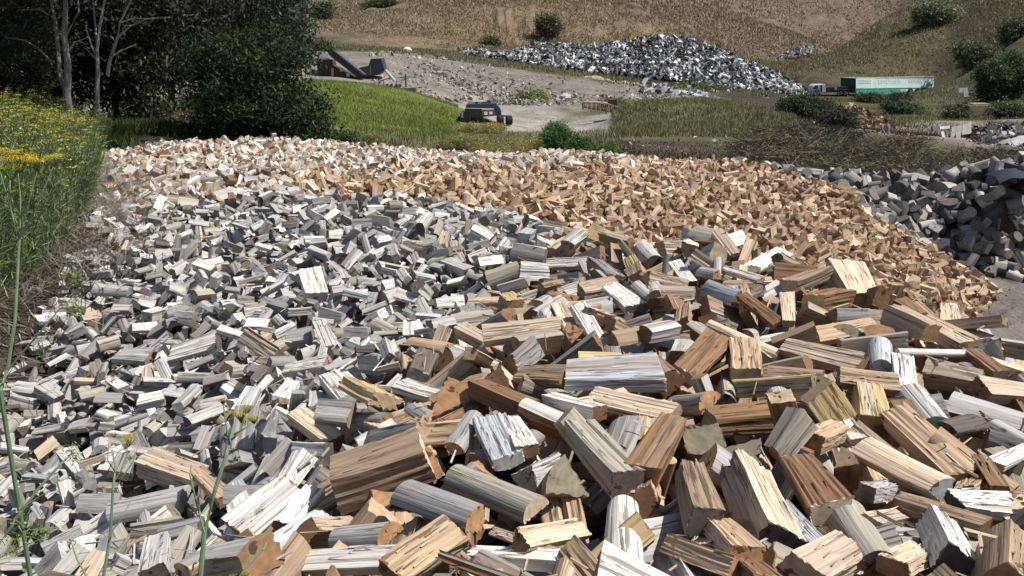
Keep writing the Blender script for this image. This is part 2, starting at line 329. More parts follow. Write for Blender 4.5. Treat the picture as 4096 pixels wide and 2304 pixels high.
c = q.mix(q.m('MULTIPLY', onhill, q.rng(strk, .47, .39, 0, .8)), c, (.04, .03, .022))
spk = q.noise(q.vmul(g, (1, 1, 2)), 1.6, 5, .75)
c = q.mix(q.m('MULTIPLY', q.rng(sepg.outputs[1], 30, 60), q.rng(spk, .62, .68, 0, .6)), c, (.03, .026, .018))
t.links.new(c, b.inputs['Base Color']); b.inputs['Roughness'].default_value = .95
q.bump(b, q.m('ADD', q.noise(g, 9, 6, .7), q.m('ADD', q.m('MULTIPLY', q.noise(g, .8, 6, .75), 6), q.m('MULTIPLY', q.noise(q.vmul(g, (1, 1, .45)), .3, 9, .8), q.rng(sepg.outputs[1], 40, 160, 0, 40)))), 1., .05)
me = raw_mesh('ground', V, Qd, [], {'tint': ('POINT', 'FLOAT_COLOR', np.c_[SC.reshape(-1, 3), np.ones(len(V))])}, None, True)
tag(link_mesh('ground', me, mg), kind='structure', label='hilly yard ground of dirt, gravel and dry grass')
def TZ(x, y): return F0(x, y)
# ------------------------------------------------------------ split logs
TINT = dict(W=(.68,.63,.56), G=(.43,.41,.385), B=(.42,.43,.44), T=(.455,.325,.21), C=(.60,.465,.335), R=(.22,.125,.065), O=(.36,.20,.10), P=(.46,.36,.27),
            D=(.11,.09,.075), K=(.34,.31,.25), L=(.20,.175,.12), Y=(.50,.37,.19), N=(.28,.20,.135), S=(.28,.265,.25))
TINT = {k: np.array(v) for k, v in TINT.items()}
def section(typ, rng, W, tr, n):
    def line(a, b, m): return np.array(a)+(np.array(b)-np.array(a))*(np.arange(m)/m)[:, None]
    if typ in 'wqh':
        ang = {'w': rng.uniform(48, 78), 'q': rng.uniform(82, 105), 'h': rng.uniform(150, 178)}[typ]; h = R(ang/2)
        Rr = W/2/math.sin(h); m = max(2, int(n*.3)); na_ = max(2, n-2*m)
        pl = (-Rr*math.sin(h), -Rr*math.cos(h)); pr = (Rr*math.sin(h), -Rr*math.cos(h))
        th = np.linspace(-h, h, na_, endpoint=False)
        arc = np.c_[Rr*np.sin(th), -Rr*np.cos(th)]
        pts = np.r_[arc, line(pr, (0, 0), m), line((0, 0), pl, m)]
        fl = np.r_[np.ones(na_), np.zeros(2*m)]; pith = np.zeros(2)
    elif typ == 'r':
        th = np.arange(n)/n*2*math.pi; pts = np.c_[np.sin(th), -np.cos(th)]*W/2; fl = np.ones(n); pith = np.zeros(2)
    else:
        T = W*tr; j = (rng.rand(4, 2)-.5)*np.array([W, T])*(.12 if typ == 's' else .26)
        c = np.array([[-W/2,-T/2],[W/2,-T/2],[W/2,T/2],[-W/2,T/2]])+j
        ln = np.linalg.norm(np.roll(c, -1, 0)-c, axis=1); m = np.maximum(1, np.round(n*ln/ln.sum())).astype(int)
        pts = np.concatenate([line(c[k], c[(k+1) % 4], m[k]) for k in range(4)])
        fl = np.concatenate([np.full(m[k], 1. if (k == 0 and rng.rand() < .6) else 0.) for k in range(4)])
        if fl[0] == 1 and m[0] > 2: s = np.arange(m[0])/m[0]; pts[:m[0], 1] -= .12*W*np.sin(s*math.pi)
        pith = np.array([rng.uniform(-.8, .8)*W, rng.uniform(.9, 1.5)*W])
    ctr = (pts.max(0)+pts.min(0))/2
    return pts-ctr, fl, pith-ctr
def log_arrays(rng, typ, L, W, tr, cols, n=30, K=7, rough=1.):
    pts, fl, pith = section(typ, rng, W, tr, n); M = len(pts)
    nx = np.roll(pts, -1, 0)-pts; nn = np.c_[nx[:,1], -nx[:,0]]; nn /= np.linalg.norm(nn, axis=1)[:, None]+1e-9
    nv = (nn+np.roll(nn, 1, 0)); nv /= np.linalg.norm(nv, axis=1)[:, None]+1e-9
    split = (1-fl)
    A = W*.016*rough
    prof = rng.randn(M)*.8; prof += np.interp(np.arange(M), np.linspace(0, M, max(4, M//8)), rng.randn(max(4, M//8)))*.8
    if rng.rand() < .35*rough and M > 12:                                        # a deep split line
        prof[rng.randint(M)] -= 6
    x = np.linspace(-.5, .5, K)
    lowf = np.stack([np.interp(x, np.linspace(-.5, .5, 4), rng.randn(4)) for _ in range(M)], 1)
    big = np.interp(x, np.linspace(-.5, .5, 4), rng.randn(4))[:, None]*.35
    D = A*(prof[None]*.9+lowf*.55+big)*(split*.92+.22)[None]
    tp = 1+rng.uniform(-.14, .14)*rough*x*2; bow = rng.uniform(-.022, .022)*W*rough
    tw = rng.uniform(-.12, .12)*rough
    endj = (rng.randn(2, M)*.0018*rough*(split+.25)+(np.convolve(rng.rand(M), [.3,.4,.3], 'same') > .66)*split*(-.010)*rough)*L/.33
    slx, sly = rng.uniform(-.12, .12, 2)
    V = np.zeros((K, M, 3))
    for k in range(K):
        p = pts*tp[k]+nv*D[k][:, None]; a = tw*x[k]; p = p@np.array([[math.cos(a), math.sin(a)], [-math.sin(a), math.cos(a)]])
        V[k, :, 0] = x[k]*L+(p[:, 0]*slx+p[:, 1]*sly)*x[k]*2; V[k, :, 1] = p[:, 0]+bow*4*(x[k]**2); V[k, :, 2] = p[:, 1]+bow*4*(x[k]**2)
    V[0, :, 0] -= endj[0]; V[-1, :, 0] += endj[1]
    ii = np.arange(M); jj = (ii+1) % M
    Q = np.concatenate([np.c_[k*M+ii, (k+1)*M+ii, (k+1)*M+jj, k*M+jj] for k in range(K-1)])
    r0, r1 = V[0].copy(), V[-1].copy(); r0[:, 0] += endj[0]; r1[:, 0] -= endj[1]; m0, m1 = r0.mean(0), r1.mean(0)
    i0, i1 = m0+(r0-m0)*.94, m1+(r1-m1)*.94; V = np.r_[V.reshape(-1, 3), i0, i1, m0[None], m1[None]]; b_ = K*M
    Q = np.r_[Q, np.c_[ii, jj, b_+jj, b_+ii], np.c_[(K-1)*M+jj, (K-1)*M+ii, b_+M+ii, b_+M+jj]]
    T = np.r_[np.c_[b_+ii, b_+jj, np.full(M, b_+2*M)], np.c_[b_+M+jj, b_+M+ii, np.full(M, b_+2*M+1)]]
    cs, cb, ce = cols
    seg = 1+.10*rng.randn(M)
    sc_ = np.where(fl[:, None] > .5, cb, cs)*np.clip(seg, .75, 1.3)[:, None]
    if rng.rand() < .45:                                                     # a band of other-coloured fibre
        k0 = rng.randint(M); wd = rng.randint(1, max(2, M//5)); idx = (k0+np.arange(wd)) % M
        sc_[idx] = sc_[idx]*.45+(TINT['N'] if rng.rand() < .6 else TINT['G'])*.55
    tq = np.r_[np.tile(sc_, (K-1, 1)), np.tile(ce, (2*M, 1))]; tt = np.tile(ce, (2*M, 1)); e1 = rng.uniform(.75, 1.1); tt[M:] = tt[M:]*e1
    if n >= 30 and rough > .7:
        sp_i = np.where(fl < .5)[0]; ns = int(rng.randint(10, 34)) if len(sp_i) else 0; nv0 = len(V); Vn, Tn, Cn = [], [], []
        for s_ in range(ns):
            m_ = sp_i[rng.randint(len(sp_i))]; x0_ = rng.uniform(-.5, .3); x1_ = x0_+rng.uniform(.08, .35); w0 = rng.uniform(.0012, .004); up = rng.uniform(.001, .012)
            pa, nm_ = pts[m_], nv[m_]; tg = np.array([nm_[1], -nm_[0]])
            for xx, ww, uu in ((x0_, w0, .001), (x1_, 0, up+.002)):
                for sg in ((-1, 1) if ww else (0,)): Vn.append([xx*L, *(pa*(1+(tp.mean()-1))+nm_*(A*1.2+uu)+tg*ww*sg)])
            q0 = nv0+len(Vn)-3; Tn.append([q0, q0+1, q0+2]); Cn.append(cs*rng.choice([.45, 1.25, 1.4])+.01)
        if ns: V = np.r_[V, np.array(Vn)]; T = np.r_[T, np.array(Tn)]; tt = np.r_[tt, np.clip(np.array(Cn), 0, .8)]
    G = V-np.array([0, pith[0], pith[1]]); G = G+np.array([rng.uniform(0, 60), 0, 0])
    return V, Q, T, tq, tt, G
def nper(T, V, Q):                                   # points round the section, from the first end fan
    return int((T[:, 2] == T[0, 2]).sum())
def kend(T, V, Q):
    k = np.zeros(len(T)); k[:2*nper(T, V, Q)] = 1; return k
def frame(A, B, roll, view):                       # x along the log, z towards viewer and sky
    X_ = (B-A)/np.linalg.norm(B-A); ref = view*.7+np.array([0, 0, .75]); Z_ = ref-X_*(ref@X_); Z_ /= np.linalg.norm(Z_); Y_ = np.cross(Z_, X_)
    a = R(roll); Z2 = Z_*math.cos(a)+Y_*math.sin(a); Y2 = np.cross(Z2, X_)
    return np.stack([X_, Y2, Z2], 1)               # columns
# hero logs read from the photograph: end A, end B, width (photo px), section, colours (split, bark, end), roll, lift, dY(B-A) or None, thickness, what it is
HERO = [
(333,2150,508,2030,95,'s','WWT',0,.02,None,.35,'bright white flat slab|lying at the lower left beside the long grey log'),
(440,2045,738,1985,120,'h','BGG',180,.02,None,.5,'long silver-grey rounded log|with a thin white split edge, at the lower left'),
(950,2130,1175,1945,185,'s','WPR',10,.08,None,.35,'broad cream split slab|with ragged dark ends, leaning over a black gap'),
(1130,2110,1255,1965,95,'s','WPR',0,.03,None,.4,'narrow cream slab with saw-tooth edge|right beside the broad cream split slab'),
(588,1850,800,1925,105,'b','PNN',10,.04,None,.7,'smooth pinkish-brown block|seen from its long flat side, behind two fennel stems'),
(790,1890,905,2000,72,'b','TNR',0,.0,None,.7,'short tan ridged billet|pointing down right below the pinkish block'),
(1190,1660,1345,1775,90,'b','CTR',15,.03,None,.6,'cream block with dark parallel cracks|left of the big brown beam'),
(748,1692,885,1640,66,'q','WGD',200,.03,None,.5,'pale grey quarter log|with a black shadowed end facing left'),
(515,1800,655,1818,34,'s','WWC',0,.03,None,.5,'thin white batten|crossing grey pieces at the left'),
(1090,2190,1300,2060,78,'s','BBN',0,-.02,None,.4,'bluish-grey weathered plank|sloping down left below the saw-tooth slab'),
(1120,1600,1172,1530,62,'s','WWC',0,.03,None,.35,'upright white slab|in the grey wood above the yellow flower head'),
(1345,2145,1555,2128,135,'h','KGO',195,.02,None,.6,'grey half-round log with orange left end|at the bottom centre'),
(1345,1955,1710,1825,195,'b','NRC',28,.09,None,.8,'big brown squared beam|with a pale cream end lit by the sun'),
(1525,1925,1440,2050,190,'w','NGO',0,.09,.22,.5,'wedge with orange cracked triangular end|rising in front of the big brown beam'),
(1611,1975,1910,2085,135,'q','RSO',170,.04,None,.5,'mauve-brown log with orange end|lying diagonally at the bottom centre'),
(1816,1895,2140,2025,140,'h','KKC',180,.07,None,.5,'pale grey-green barked log|lying diagonally in the bottom centre'),
(1958,1690,2035,1850,125,'s','BBG',0,.02,None,.35,'smooth bluish-grey board|tapering upward beside the cream shattered billet'),
(2110,1905,2225,1850,125,'w','GSD',0,.02,None,.5,'grey wedge with fan-shaped top|left of the olive triangular end'),
(2285,1935,2180,2010,165,'w','TNL',190,.06,.2,.5,'olive triangular log end|facing the viewer, beside the long two-tone log'),
(2315,1725,2510,1945,130,'b','KND',25,.05,None,.75,'long two-tone grey and brown log|with a dark end pointing down right'),
(2690,1690,2560,1905,125,'b','RRO',0,.10,None,.8,'tall red-brown log|standing on end with its orange top towards the sky'),
(2492,2010,2497,2280,150,'h','WWN',175,.06,None,.5,'white weathered half log|standing upright at the bottom'),
(2075,2165,2325,2115,108,'w','CCR',60,.06,None,.6,'cream ridged wedge|left of the upright white half log'),
(1560,2300,1825,2125,150,'s','TTR',5,.06,None,.4,'broad tan plank with orange grain|running off the bottom edge'),
(1180,2255,1577,2232,105,'s','WWT',0,.0,None,.4,'bleached white split log|along the bottom edge left of the tan plank'),
(1885,2225,2320,2250,85,'b','WKR',30,.06,None,.7,'white shaggy split billet|along the bottom edge right of the tan plank'),
(1970,2125,2225,2215,45,'s','PPN',0,.07,None,.3,'smooth pale pinkish sliver|between the cream wedge and the white shaggy billet'),
(1788,1600,1835,1700,185,'w','GGO',185,.04,.12,.5,'half-moon orange log end|over a grey barked body'),
(1905,1555,2120,1645,95,'b','RWD',25,.05,None,.8,'reddish-brown beam with a white top edge|left of the big grey plank'),
(2262,1500,2645,1490,160,'s','BBC',12,.07,None,.4,'big light grey plank with a knot|crossing the middle of the brown heap'),
(2080,1500,2262,1505,105,'s','NNR',10,.03,None,.5,'brown ridged slab|butting the left end of the big grey plank'),
(2370,1590,2700,1665,92,'s','CCN',5,.08,None,.4,'long cream plank with a slit|below the big grey plank'),
(2195,1600,2400,1655,84,'b','WCR',25,.03,None,.7,'white and cream split billet|with dark crevices under the big grey plank'),
(2040,1680,2110,1805,80,'s','WWR',0,.05,None,.5,'cream shattered billet|standing on its end in the middle'),
(1900,1660,1815,1800,82,'q','RSO',190,.06,None,.6,'dark brown log with orange knobbly top|leaning left of the bluish-grey board'),
(1485,1710,1580,1745,62,'b','CTR',15,.05,None,.7,'small cream cube of wood|above the big brown beam'),
(1600,1540,1745,1585,82,'s','WWT',0,.02,None,.4,'chalk-white broken slab|above the half-moon orange end'),
(2752,1880,2817,2092,118,'b','NRD',20,.06,None,.8,'brown log with a dark slate top end|right of the olive end'),
(2866,2100,2985,2225,112,'b','TGO',15,.06,None,.7,'grey-faced tan billet with torn fibres|at the bottom right of centre'),
(2965,1890,3105,2200,165,'b','CDD',38,.06,None,.9,'tall beam with one shade-toned and one cream face|leaning to the upper left'),  # dark bark tint paints the shade on the side turned from the sun
(3180,1850,3325,2050,138,'b','RCC',5,.10,None,.55,'deeply furrowed chocolate-brown billet|with a cream fringe'),
(3120,2027,3290,2195,74,'s','BWD',0,.03,None,.4,'blue-white streaked sliver log|right of the tall two-faced beam'),
(3448,1812,3772,1975,132,'w','CCG',190,.08,None,.5,'big cream log with grey left end|in the right foreground'),
(3566,1652,3855,1920,112,'b','TNR',10,.09,None,.6,'long furrowed brown log|above the big cream log at right'),
(3465,1560,3495,1700,112,'b','YTR',10,.07,None,.7,'honey-coloured ridged block|with a black shadow underneath'),
(3280,1565,3440,1765,62,'s','WWC',0,.03,None,.4,'narrow white split pole|slanting left of the honey-coloured block'),
(3244,1766,3352,1720,92,'b','TTO',10,.05,None,.8,'small orange-brown block|with straight grain, above the furrowed billet'),
(2835,1690,3110,1665,130,'b','RTL',20,.06,None,.7,'big brown curved log with olive end|right of centre'),
(2820,1755,2790,1860,170,'b','NNL',0,.03,.2,.8,'olive-grey sawn end|below the big brown curved log'),
(2950,1835,2930,1960,150,'b','NNL',0,.02,.2,.8,'second olive-grey sawn end|above the tall two-faced beam'),
(3366,2038,3500,2245,165,'h','GKD',170,.08,None,.5,'thick grey log with a long black crack|in the lower right'),
(3480,2090,3605,2065,74,'b','PTN',0,.02,None,.6,'short pale brown billet|right of the thick cracked grey log'),
(3745,2100,3825,2270,140,'b','WDD',35,.08,None,.85,'squared log with sun-toned top and shade-toned side|near the lower right corner'),  # white tint paints the sunlit faces, dark bark tint the shaded one
(3590,2005,3940,2118,82,'b','NGR',25,.05,None,.7,'long thin brown log|under the big cream log'),
(3810,2010,4050,2035,110,'s','WBD',5,.07,None,.4,'white and blue-grey ridged slab|near the right edge'),
(3465,1972,3572,1958,72,'b','GWN',15,.05,None,.8,'small grey squared offcut|below the big cream log'),
(3210,2300,3385,2200,165,'b','PTT',5,.08,None,.6,'broad pale brown block|cut off by the bottom edge'),
(3570,2270,3690,2210,112,'b','CTR',10,.05,None,.6,'cream splintered chunk|near the bottom edge at right'),
(3920,1560,4160,1585,95,'b','PTR',12,.08,None,.7,'pinkish-tan plank|running off the right edge'),
(3780,1725,3905,1700,95,'w','SDD',180,.05,None,.6,'dark slate wedge|in front of a black hollow at right'),
(3960,1690,4110,1770,85,'h','GGC',180,.04,None,.5,'smooth grey rounded log|at the right edge'),
(3980,1865,4115,1800,62,'s','WWC',0,.06,None,.4,'white board with a dark knot|at the right edge'),
(3915,1840,4000,1970,70,'b','RTR',10,.02,None,.7,'reddish-brown rail|pointing at the right edge'),
(2680,2170,2945,2270,125,'q','TRO',20,.05,None,.6,'orange-brown splintery log|at the bottom edge'),
(2960,2245,3080,2340,105,'b','RRO',10,.05,None,.8,'rust-brown block|cut off by the bottom edge'),
(3640,1570,3745,1700,108,'q','KGG',180,.03,None,.6,'light grey angular log|above the long furrowed brown log'),
(2995,1085,3140,1015,66,'s','WWC',0,.10,None,.35,'bright white plank|sticking up from the ridge of the brown heap'),
(2895,1078,3045,1122,38,'s','WWT',0,.07,None,.5,'slim white billet|just left of the plank on the ridge'),
(3150,1155,3300,1095,80,'b','NRT',20,.05,None,.7,'dark brown ridge log|between the ridge plank and the upright block'),
(3370,1090,3435,1215,115,'b','CGY',20,.09,None,.8,'upright cream block with amber side|on the ridge of the brown heap'),
(3250,1215,3370,1190,95,'b','RNY',15,.03,None,.8,'brown block with amber end|at the foot of the upright cream block'),
(2840,1165,2965,1210,78,'w','BBN',150,.06,None,.6,'pale blue-grey wedge|on the upper right of the brown heap'),
(2965,1185,3115,1300,50,'b','RNN',10,.04,None,.6,'straight brown rail|running down right below the ridge plank'),
(3148,1185,3155,1295,56,'s','CCT',0,.04,None,.5,'vertical cream ridged billet|below the dark brown ridge log'),
(3230,1360,3500,1305,85,'s','TTN',0,.03,None,.4,'wide tan slab|lying flat below the amber-ended block'),
(3385,1330,3378,1425,138,'h','DDL',185,.05,.12,.8,'dark olive half-round end|with a small white scratch'),
(3135,1385,3450,1460,92,'s','PTR',5,.03,None,.5,'long pinkish-tan split log|in front of the dark olive end'),
(2830,1300,3115,1425,64,'h','KCG',170,.07,None,.5,'long grey barked pole with white edge|in the upper part of the brown heap'),
(2860,1375,2725,1510,125,'b','RRG',15,.06,None,.8,'stout brown log with a grey top end|leaning beside the amber chunk'),
(2975,1400,2990,1520,125,'b','TYY',5,.05,None,.7,'amber-tan chunk|with rough top, right of the stout brown log'),
(3520,1390,3525,1475,90,'r','BBG',0,.04,None,.8,'pale blue-grey log end|right of the dark olive end'),
(3690,1290,3880,1395,92,'b','CYY',15,.06,None,.6,'yellow-cream forked billet|at the far right rim of the heap'),
(3792,1225,3798,1300,70,'s','CCC',0,.05,None,.4,'upright cream block|poking above the right rim'),
(3610,1440,3632,1565,80,'s','WCR',0,.05,None,.5,'white ridged upright slab|beside the blue-grey end'),
(3860,1470,3870,1540,85,'h','BBB',180,.06,.1,.7,'smooth blue-grey dome|at the right rim of the heap'),
(3880,1415,4005,1505,64,'b','RDN',10,.06,None,.7,'dark brown diagonal log|at the right rim of the heap'),
(3975,1450,4140,1500,42,'b','CCT',0,.06,None,.6,'cream stick|at the right edge above the pinkish-tan plank'),
(3590,1408,3860,1415,32,'r','PWC',0,.05,None,.5,'slender pinkish-white pole|lying level near the right rim'),
(2440,1150,2550,1240,92,'s','WCD',5,.08,None,.35,'cream-white board|lying across the middle of the heap'),
(2310,1225,2405,1385,66,'s','WWT',0,.06,None,.4,'long white board|sloping down right at the middle'),
(2235,1230,2290,1335,62,'s','CCR',0,.05,None,.5,'striped cream billet|left of the long white board'),
(1875,1212,2030,1208,46,'b','CWT',10,.03,None,.6,'level cream batten|on the border of the grey wood'),
(2030,1190,2065,1225,58,'b','YTO',0,.05,None,.8,'small orange knob of wood|at the end of the level cream batten'),
(2215,1190,2290,1205,68,'q','YOO',180,.05,None,.8,'rounded orange stub|above the striped cream billet'),
(1935,1345,2240,1305,62,'b','PNN',0,.04,None,.6,'long drab brown rail|across the centre'),
(1840,1320,2040,1425,60,'b','PTD',15,.05,None,.7,'tan rail|sloping down right left of the drab brown rail'),
(1650,1372,1800,1402,85,'q','TTT',200,.04,None,.6,'brown wedge with domed back|left of the slim white curved billet'),
(1815,1390,1990,1462,38,'s','WWC',0,.06,None,.5,'slim white curved billet|above the reddish-brown beam'),
(2700,1055,2765,1140,52,'s','WKD',0,.05,None,.5,'leaning whitish plank|left of the slim white billet on the ridge'),
(2570,1010,2620,1060,85,'r','GGD',0,.05,None,.8,'stubby grey round log|on the skyline of the heap'),
(2175,1058,2350,1050,52,'s','WGD',0,.05,None,.5,'level light grey billet|in the upper middle'),
(1785,1055,1880,1092,50,'b','GWN',15,.05,None,.8,'grey brick-like block|with a brown side in the grey heap'),
(1240,1090,1268,1190,92,'s','WWG',0,.06,None,.4,'upright white ribbed slab|in the grey heap'),
(690,1425,875,1372,74,'s','WWD',0,.05,None,.5,'white ridged billet|in the grey heap at left'),
(475,1428,608,1432,70,'s','GNN',0,.04,None,.5,'grooved grey-brown block|left of the white ridged billet'),
(990,1345,1115,1425,105,'w','PNN',10,.04,None,.6,'brownish ribbed wedge|with a peaked top in the grey heap'),
(1140,1485,1310,1455,62,'s','WWN',0,.05,None,.5,'whitish plank|left of the orange half-moon end'),
(380,1155,520,1165,62,'h','GGS',180,.04,None,.5,'rounded grey log|at the left edge of the heap'),
(1050,1210,1160,1240,50,'b','SSD',15,.03,None,.8,'slate-grey block|below the upright white ribbed slab'),
(1280,1290,1330,1400,62,'s','GWD',0,.04,None,.5,'grey fan-split piece|at the centre left'),
(1330,1500,1410,1590,110,'s','WWG',0,.04,None,.35,'splintered chalky slab|above the cream cracked block'),
]
rng = np.random.RandomState(7)
heroes = []; SW, SH = 512, 288; occ = np.full((SH, SW), 1e9)
gxx, gyy = np.meshgrid((np.arange(SW)+.5)*8, (np.arange(SH)+.5)*8)
def fit(ax, ay, bx, by, Wpx, dd, lmin=.27, lmax=.44):
    Ya, Yb = hit(ax, ay), hit(bx, by)
    if ax > 2450:                                            # keep rim pieces on the near heap
        cap = lambda px: float(np.interp(px, [2450, 3000, 3400, 3900, 4096], [8.7, 7.2, 6.4, 5.3, 4.7]))
        Ya, Yb = min(Ya, cap(ax)), min(Yb, cap(bx))
    if dd is not None: Yb = Ya+dd
    ln = lambda a, b: np.linalg.norm(P(ax, ay, a)-P(bx, by, b))
    if dd is None and ln(Ya, Yb) > lmax:
        m = (Ya+Yb)/2; lo, hi = 0., 1.
        if ln(m, m) > lmax: s = lmax/ln(m, m); Ya = Yb = m*s
        else:
            for _ in range(30):
                t_ = (lo+hi)/2
                if ln(Ya+(m-Ya)*t_, Yb+(m-Yb)*t_) > lmax: lo = t_
                else: hi = t_
            Ya, Yb = Ya+(m-Ya)*hi, Yb+(m-Yb)*hi
    elif ln(Ya, Yb) < lmin:
        sg = 1 if Yb >= Ya else -1
        for _ in range(60):
            if ln(Ya, Yb) >= lmin: break
            Ya -= sg*.006; Yb += sg*.006
    return Ya, Yb
gsc = .04; gX0, gY0, gNX, gNY = -7., 1., 330, 350
hx, hy = np.meshgrid(gX0+(np.arange(gNX)+.5)*gsc, gY0+(np.arange(gNY)+.5)*gsc)
TF = F(hx, hy)+(smooth_noise(hx, hy, 21, .45)-.5)*.16+(smooth_noise(hx, hy, 22, 1.5)-.5)*.26-.03
INN = inpoly(hx, hy, POLY)
G_ = np.minimum(TF-.34, F(hx, hy)-.36); CEIL = np.full(G_.shape, 1e9)
LAT = np.stack(np.meshgrid(np.linspace(-.5, .5, 9), np.linspace(-.5, .5, 5), [-.5, .5], indexing='ij'), -1).reshape(-1, 3)
def cells(p):
    i = ((p[:, 1]-gY0)/gsc).astype(int); j = ((p[:, 0]-gX0)/gsc).astype(int)
    ok = (i >= 0) & (i < gNY) & (j >= 0) & (j < gNX); return np.clip(i, 0, gNY-1), np.clip(j, 0, gNX-1), ok
for (ax, ay, bx, by, wp, typ, cols, roll, lift, dd, tr, lab) in HERO:
    Ya, Yb = fit(ax, ay, bx, by, wp, dd); A = P(ax, ay, Ya); B = P(bx, by, Yb)
    view = CAM-(A+B)/2; dist_ = np.linalg.norm(view); view /= dist_
    push = min(lift*.5, .05)
    A = A+(CAM-A)*push/dist_; B = B+(CAM-B)*push/dist_
    Wm = wp/FPX*proj((A+B)/2)[2]*.98
    Rm = frame(A, B, roll+rng.uniform(-6, 6), view); L = np.linalg.norm(B-A)
    heroes.append(dict(A=A, B=B, c=(A+B)/2, R=Rm, L=L, W=Wm, typ=typ, tr=tr, cols=[TINT[k] for k in cols], lab=lab, px=((ax+bx)/2, (ay+by)/2)))
    T_ = Wm*(tr if typ in 'sb' else .6)
    pts = (LAT*np.array([L, Wm, T_]))@Rm.T+(A+B)/2
    i_, j_, ok = cells(pts); np.minimum.at(CEIL, (i_[ok], j_[ok]), pts[ok, 2])
    d = np.array([bx-ax, by-ay], float); Lp = np.hypot(*d)+1e-6; d /= Lp; u = (gxx-ax)*d[0]+(gyy-ay)*d[1]; v = -(gxx-ax)*d[1]+(gyy-ay)*d[0]
    ins = (u > 0) & (u < Lp) & (np.abs(v) < wp*.42); dep = Ya+(Yb-Ya)*u/Lp
    if dd is not None: ins = (np.hypot(gxx-ax, gyy-ay) < wp*.42); dep = np.full(dep.shape, Ya)
    occ = np.where(ins, np.minimum(occ, dep), occ)
def zonecols(px, py, Y, rng):
    """colours by where on the heaps the piece lies: fresh brown wood right, silver wood left, bleached wood far left, tan wood far right"""
    u = rng.rand()
    if Y > 13.5:                                                           # far heap
        s = (px-1500)/1100.+(py-690)/50.+rng.randn()*.35
        left = px < 1150 and Y < 19.5
        if left: base = 'GWSGNWPG'[int(u*8)]; return [TINT[base]*rng.uniform(.8, 1.2), TINT['G'], TINT['N']]
        if s > .1: base = 'TTPCTNTCT'[int(u*9)]; return [TINT[base]*rng.uniform(.8, 1.15), TINT['N'], TINT['TNOT'[rng.randint(4)]]]
        base = 'WWPWWCGN'[int(u*8)]; return [TINT[base]*rng.uniform(.85, 1.15), TINT['P'], TINT['N']]
    bx_ = 2250-(py-1000)*1.15 if py < 1500 else 1675-(py-1500)*1.0
    s = (px-bx_)/330.+rng.randn()*.28
    if s > 0:
        a = 'TNRPCTKWCGRTPSNY'[int(u*16)]
        return [TINT[a]*rng.uniform(.8, 1.15), TINT['KGNS'[rng.randint(4)]], TINT['LNOTRONR'[rng.randint(8)]]]
    a = 'GGBWSGBWSWGKSWDP'[int(u*16)]
    return [TINT[a]*rng.uniform(.85, 1.2), TINT['GKSG'[rng.randint(4)]], TINT['SSDGL'[rng.randint(5)]]]
fillers = []; rng = np.random.RandomState(12)
for it in range(11000):
    if it % 60 == 0:
        dfc = np.where(INN, TF-G_, -1); dfc = dfc*(hy < 13.6); cand = np.argwhere(dfc > .09)
        if len(cand) < 250: break
        rng.shuffle(cand)
    ci = cand[it % 60 % len(cand)]; x0 = gX0+(ci[1]+.5)*gsc; y0 = gY0+(ci[0]+.5)*gsc
    z0 = TF[ci[0], ci[1]]; px, py, dp = proj([x0, y0, z0])
    sc_ = 1.0 if px > 2150-(py-1000)*1.0 else .64
    small = rng.rand() < .22
    L = (rng.uniform(.23, .35) if sc_ == 1 else rng.uniform(.25, .37))*sc_; W = (rng.uniform(.10, .18) if sc_ == 1 else rng.uniform(.105, .19))*sc_; typ = 'wqhsbbsw'[rng.randint(8)]; tr = rng.uniform(.35, .85)
    if small: W *= .55; L *= rng.uniform(.6, 1)
    T_ = W*(tr if typ in 'sb' else .62); best = None
    for tr_ in range(6):
        yaw = rng.uniform(0, math.pi*2); pit = np.clip(rng.randn()*R(40), -1.3, 1.3); ro = rng.uniform(0, 360)
        Xd = np.array([math.cos(yaw)*math.cos(pit), math.sin(yaw)*math.cos(pit), math.sin(pit)])
        Rm = frame(np.zeros(3), Xd, ro, np.array([0, 0, 1.])); p = (LAT*np.array([L, W, T_]))@Rm.T+np.array([x0, y0, 0])
        i_, j_, ok = cells(p)
        if not ok.all(): continue
        z = (G_[i_, j_]-p[:, 2]).max()-.02; top = z+p[:, 2]
        if (top > CEIL[i_, j_]+.035).mean() > .1: continue
        exc = max(0, (z+p[:, 2].max())-z0-.10); gap = (z+p[:, 2]-G_[i_, j_]).mean()
        sc2 = exc*3+gap
        if best is None or sc2 < best[0]: best = (sc2, z, Rm, p, i_, j_)
    if best is None or best[0] > .55: continue
    _, z, Rm, p, i_, j_ = best; p = p+np.array([0, 0, z]); qx, qy, qd = proj(p)
    oi = np.clip((qy/8).astype(int), 0, SH-1); oj = np.clip((qx/8).astype(int), 0, SW-1)
    if (p[:, 1] < occ[oi, oj]-.03)[occ[oi, oj] < 1e8].sum() > 14: 
        TF[ci[0], ci[1]] = G_[ci[0], ci[1]]; continue
    np.maximum.at(G_, (i_, j_), p[:, 2])
    fillers.append(dict(c=np.array([x0, y0, z]), R=Rm, L=L, W=W, typ=typ, tr=tr, cols=zonecols(px, py, y0, rng), n=it))
print('fillers', len(fillers))
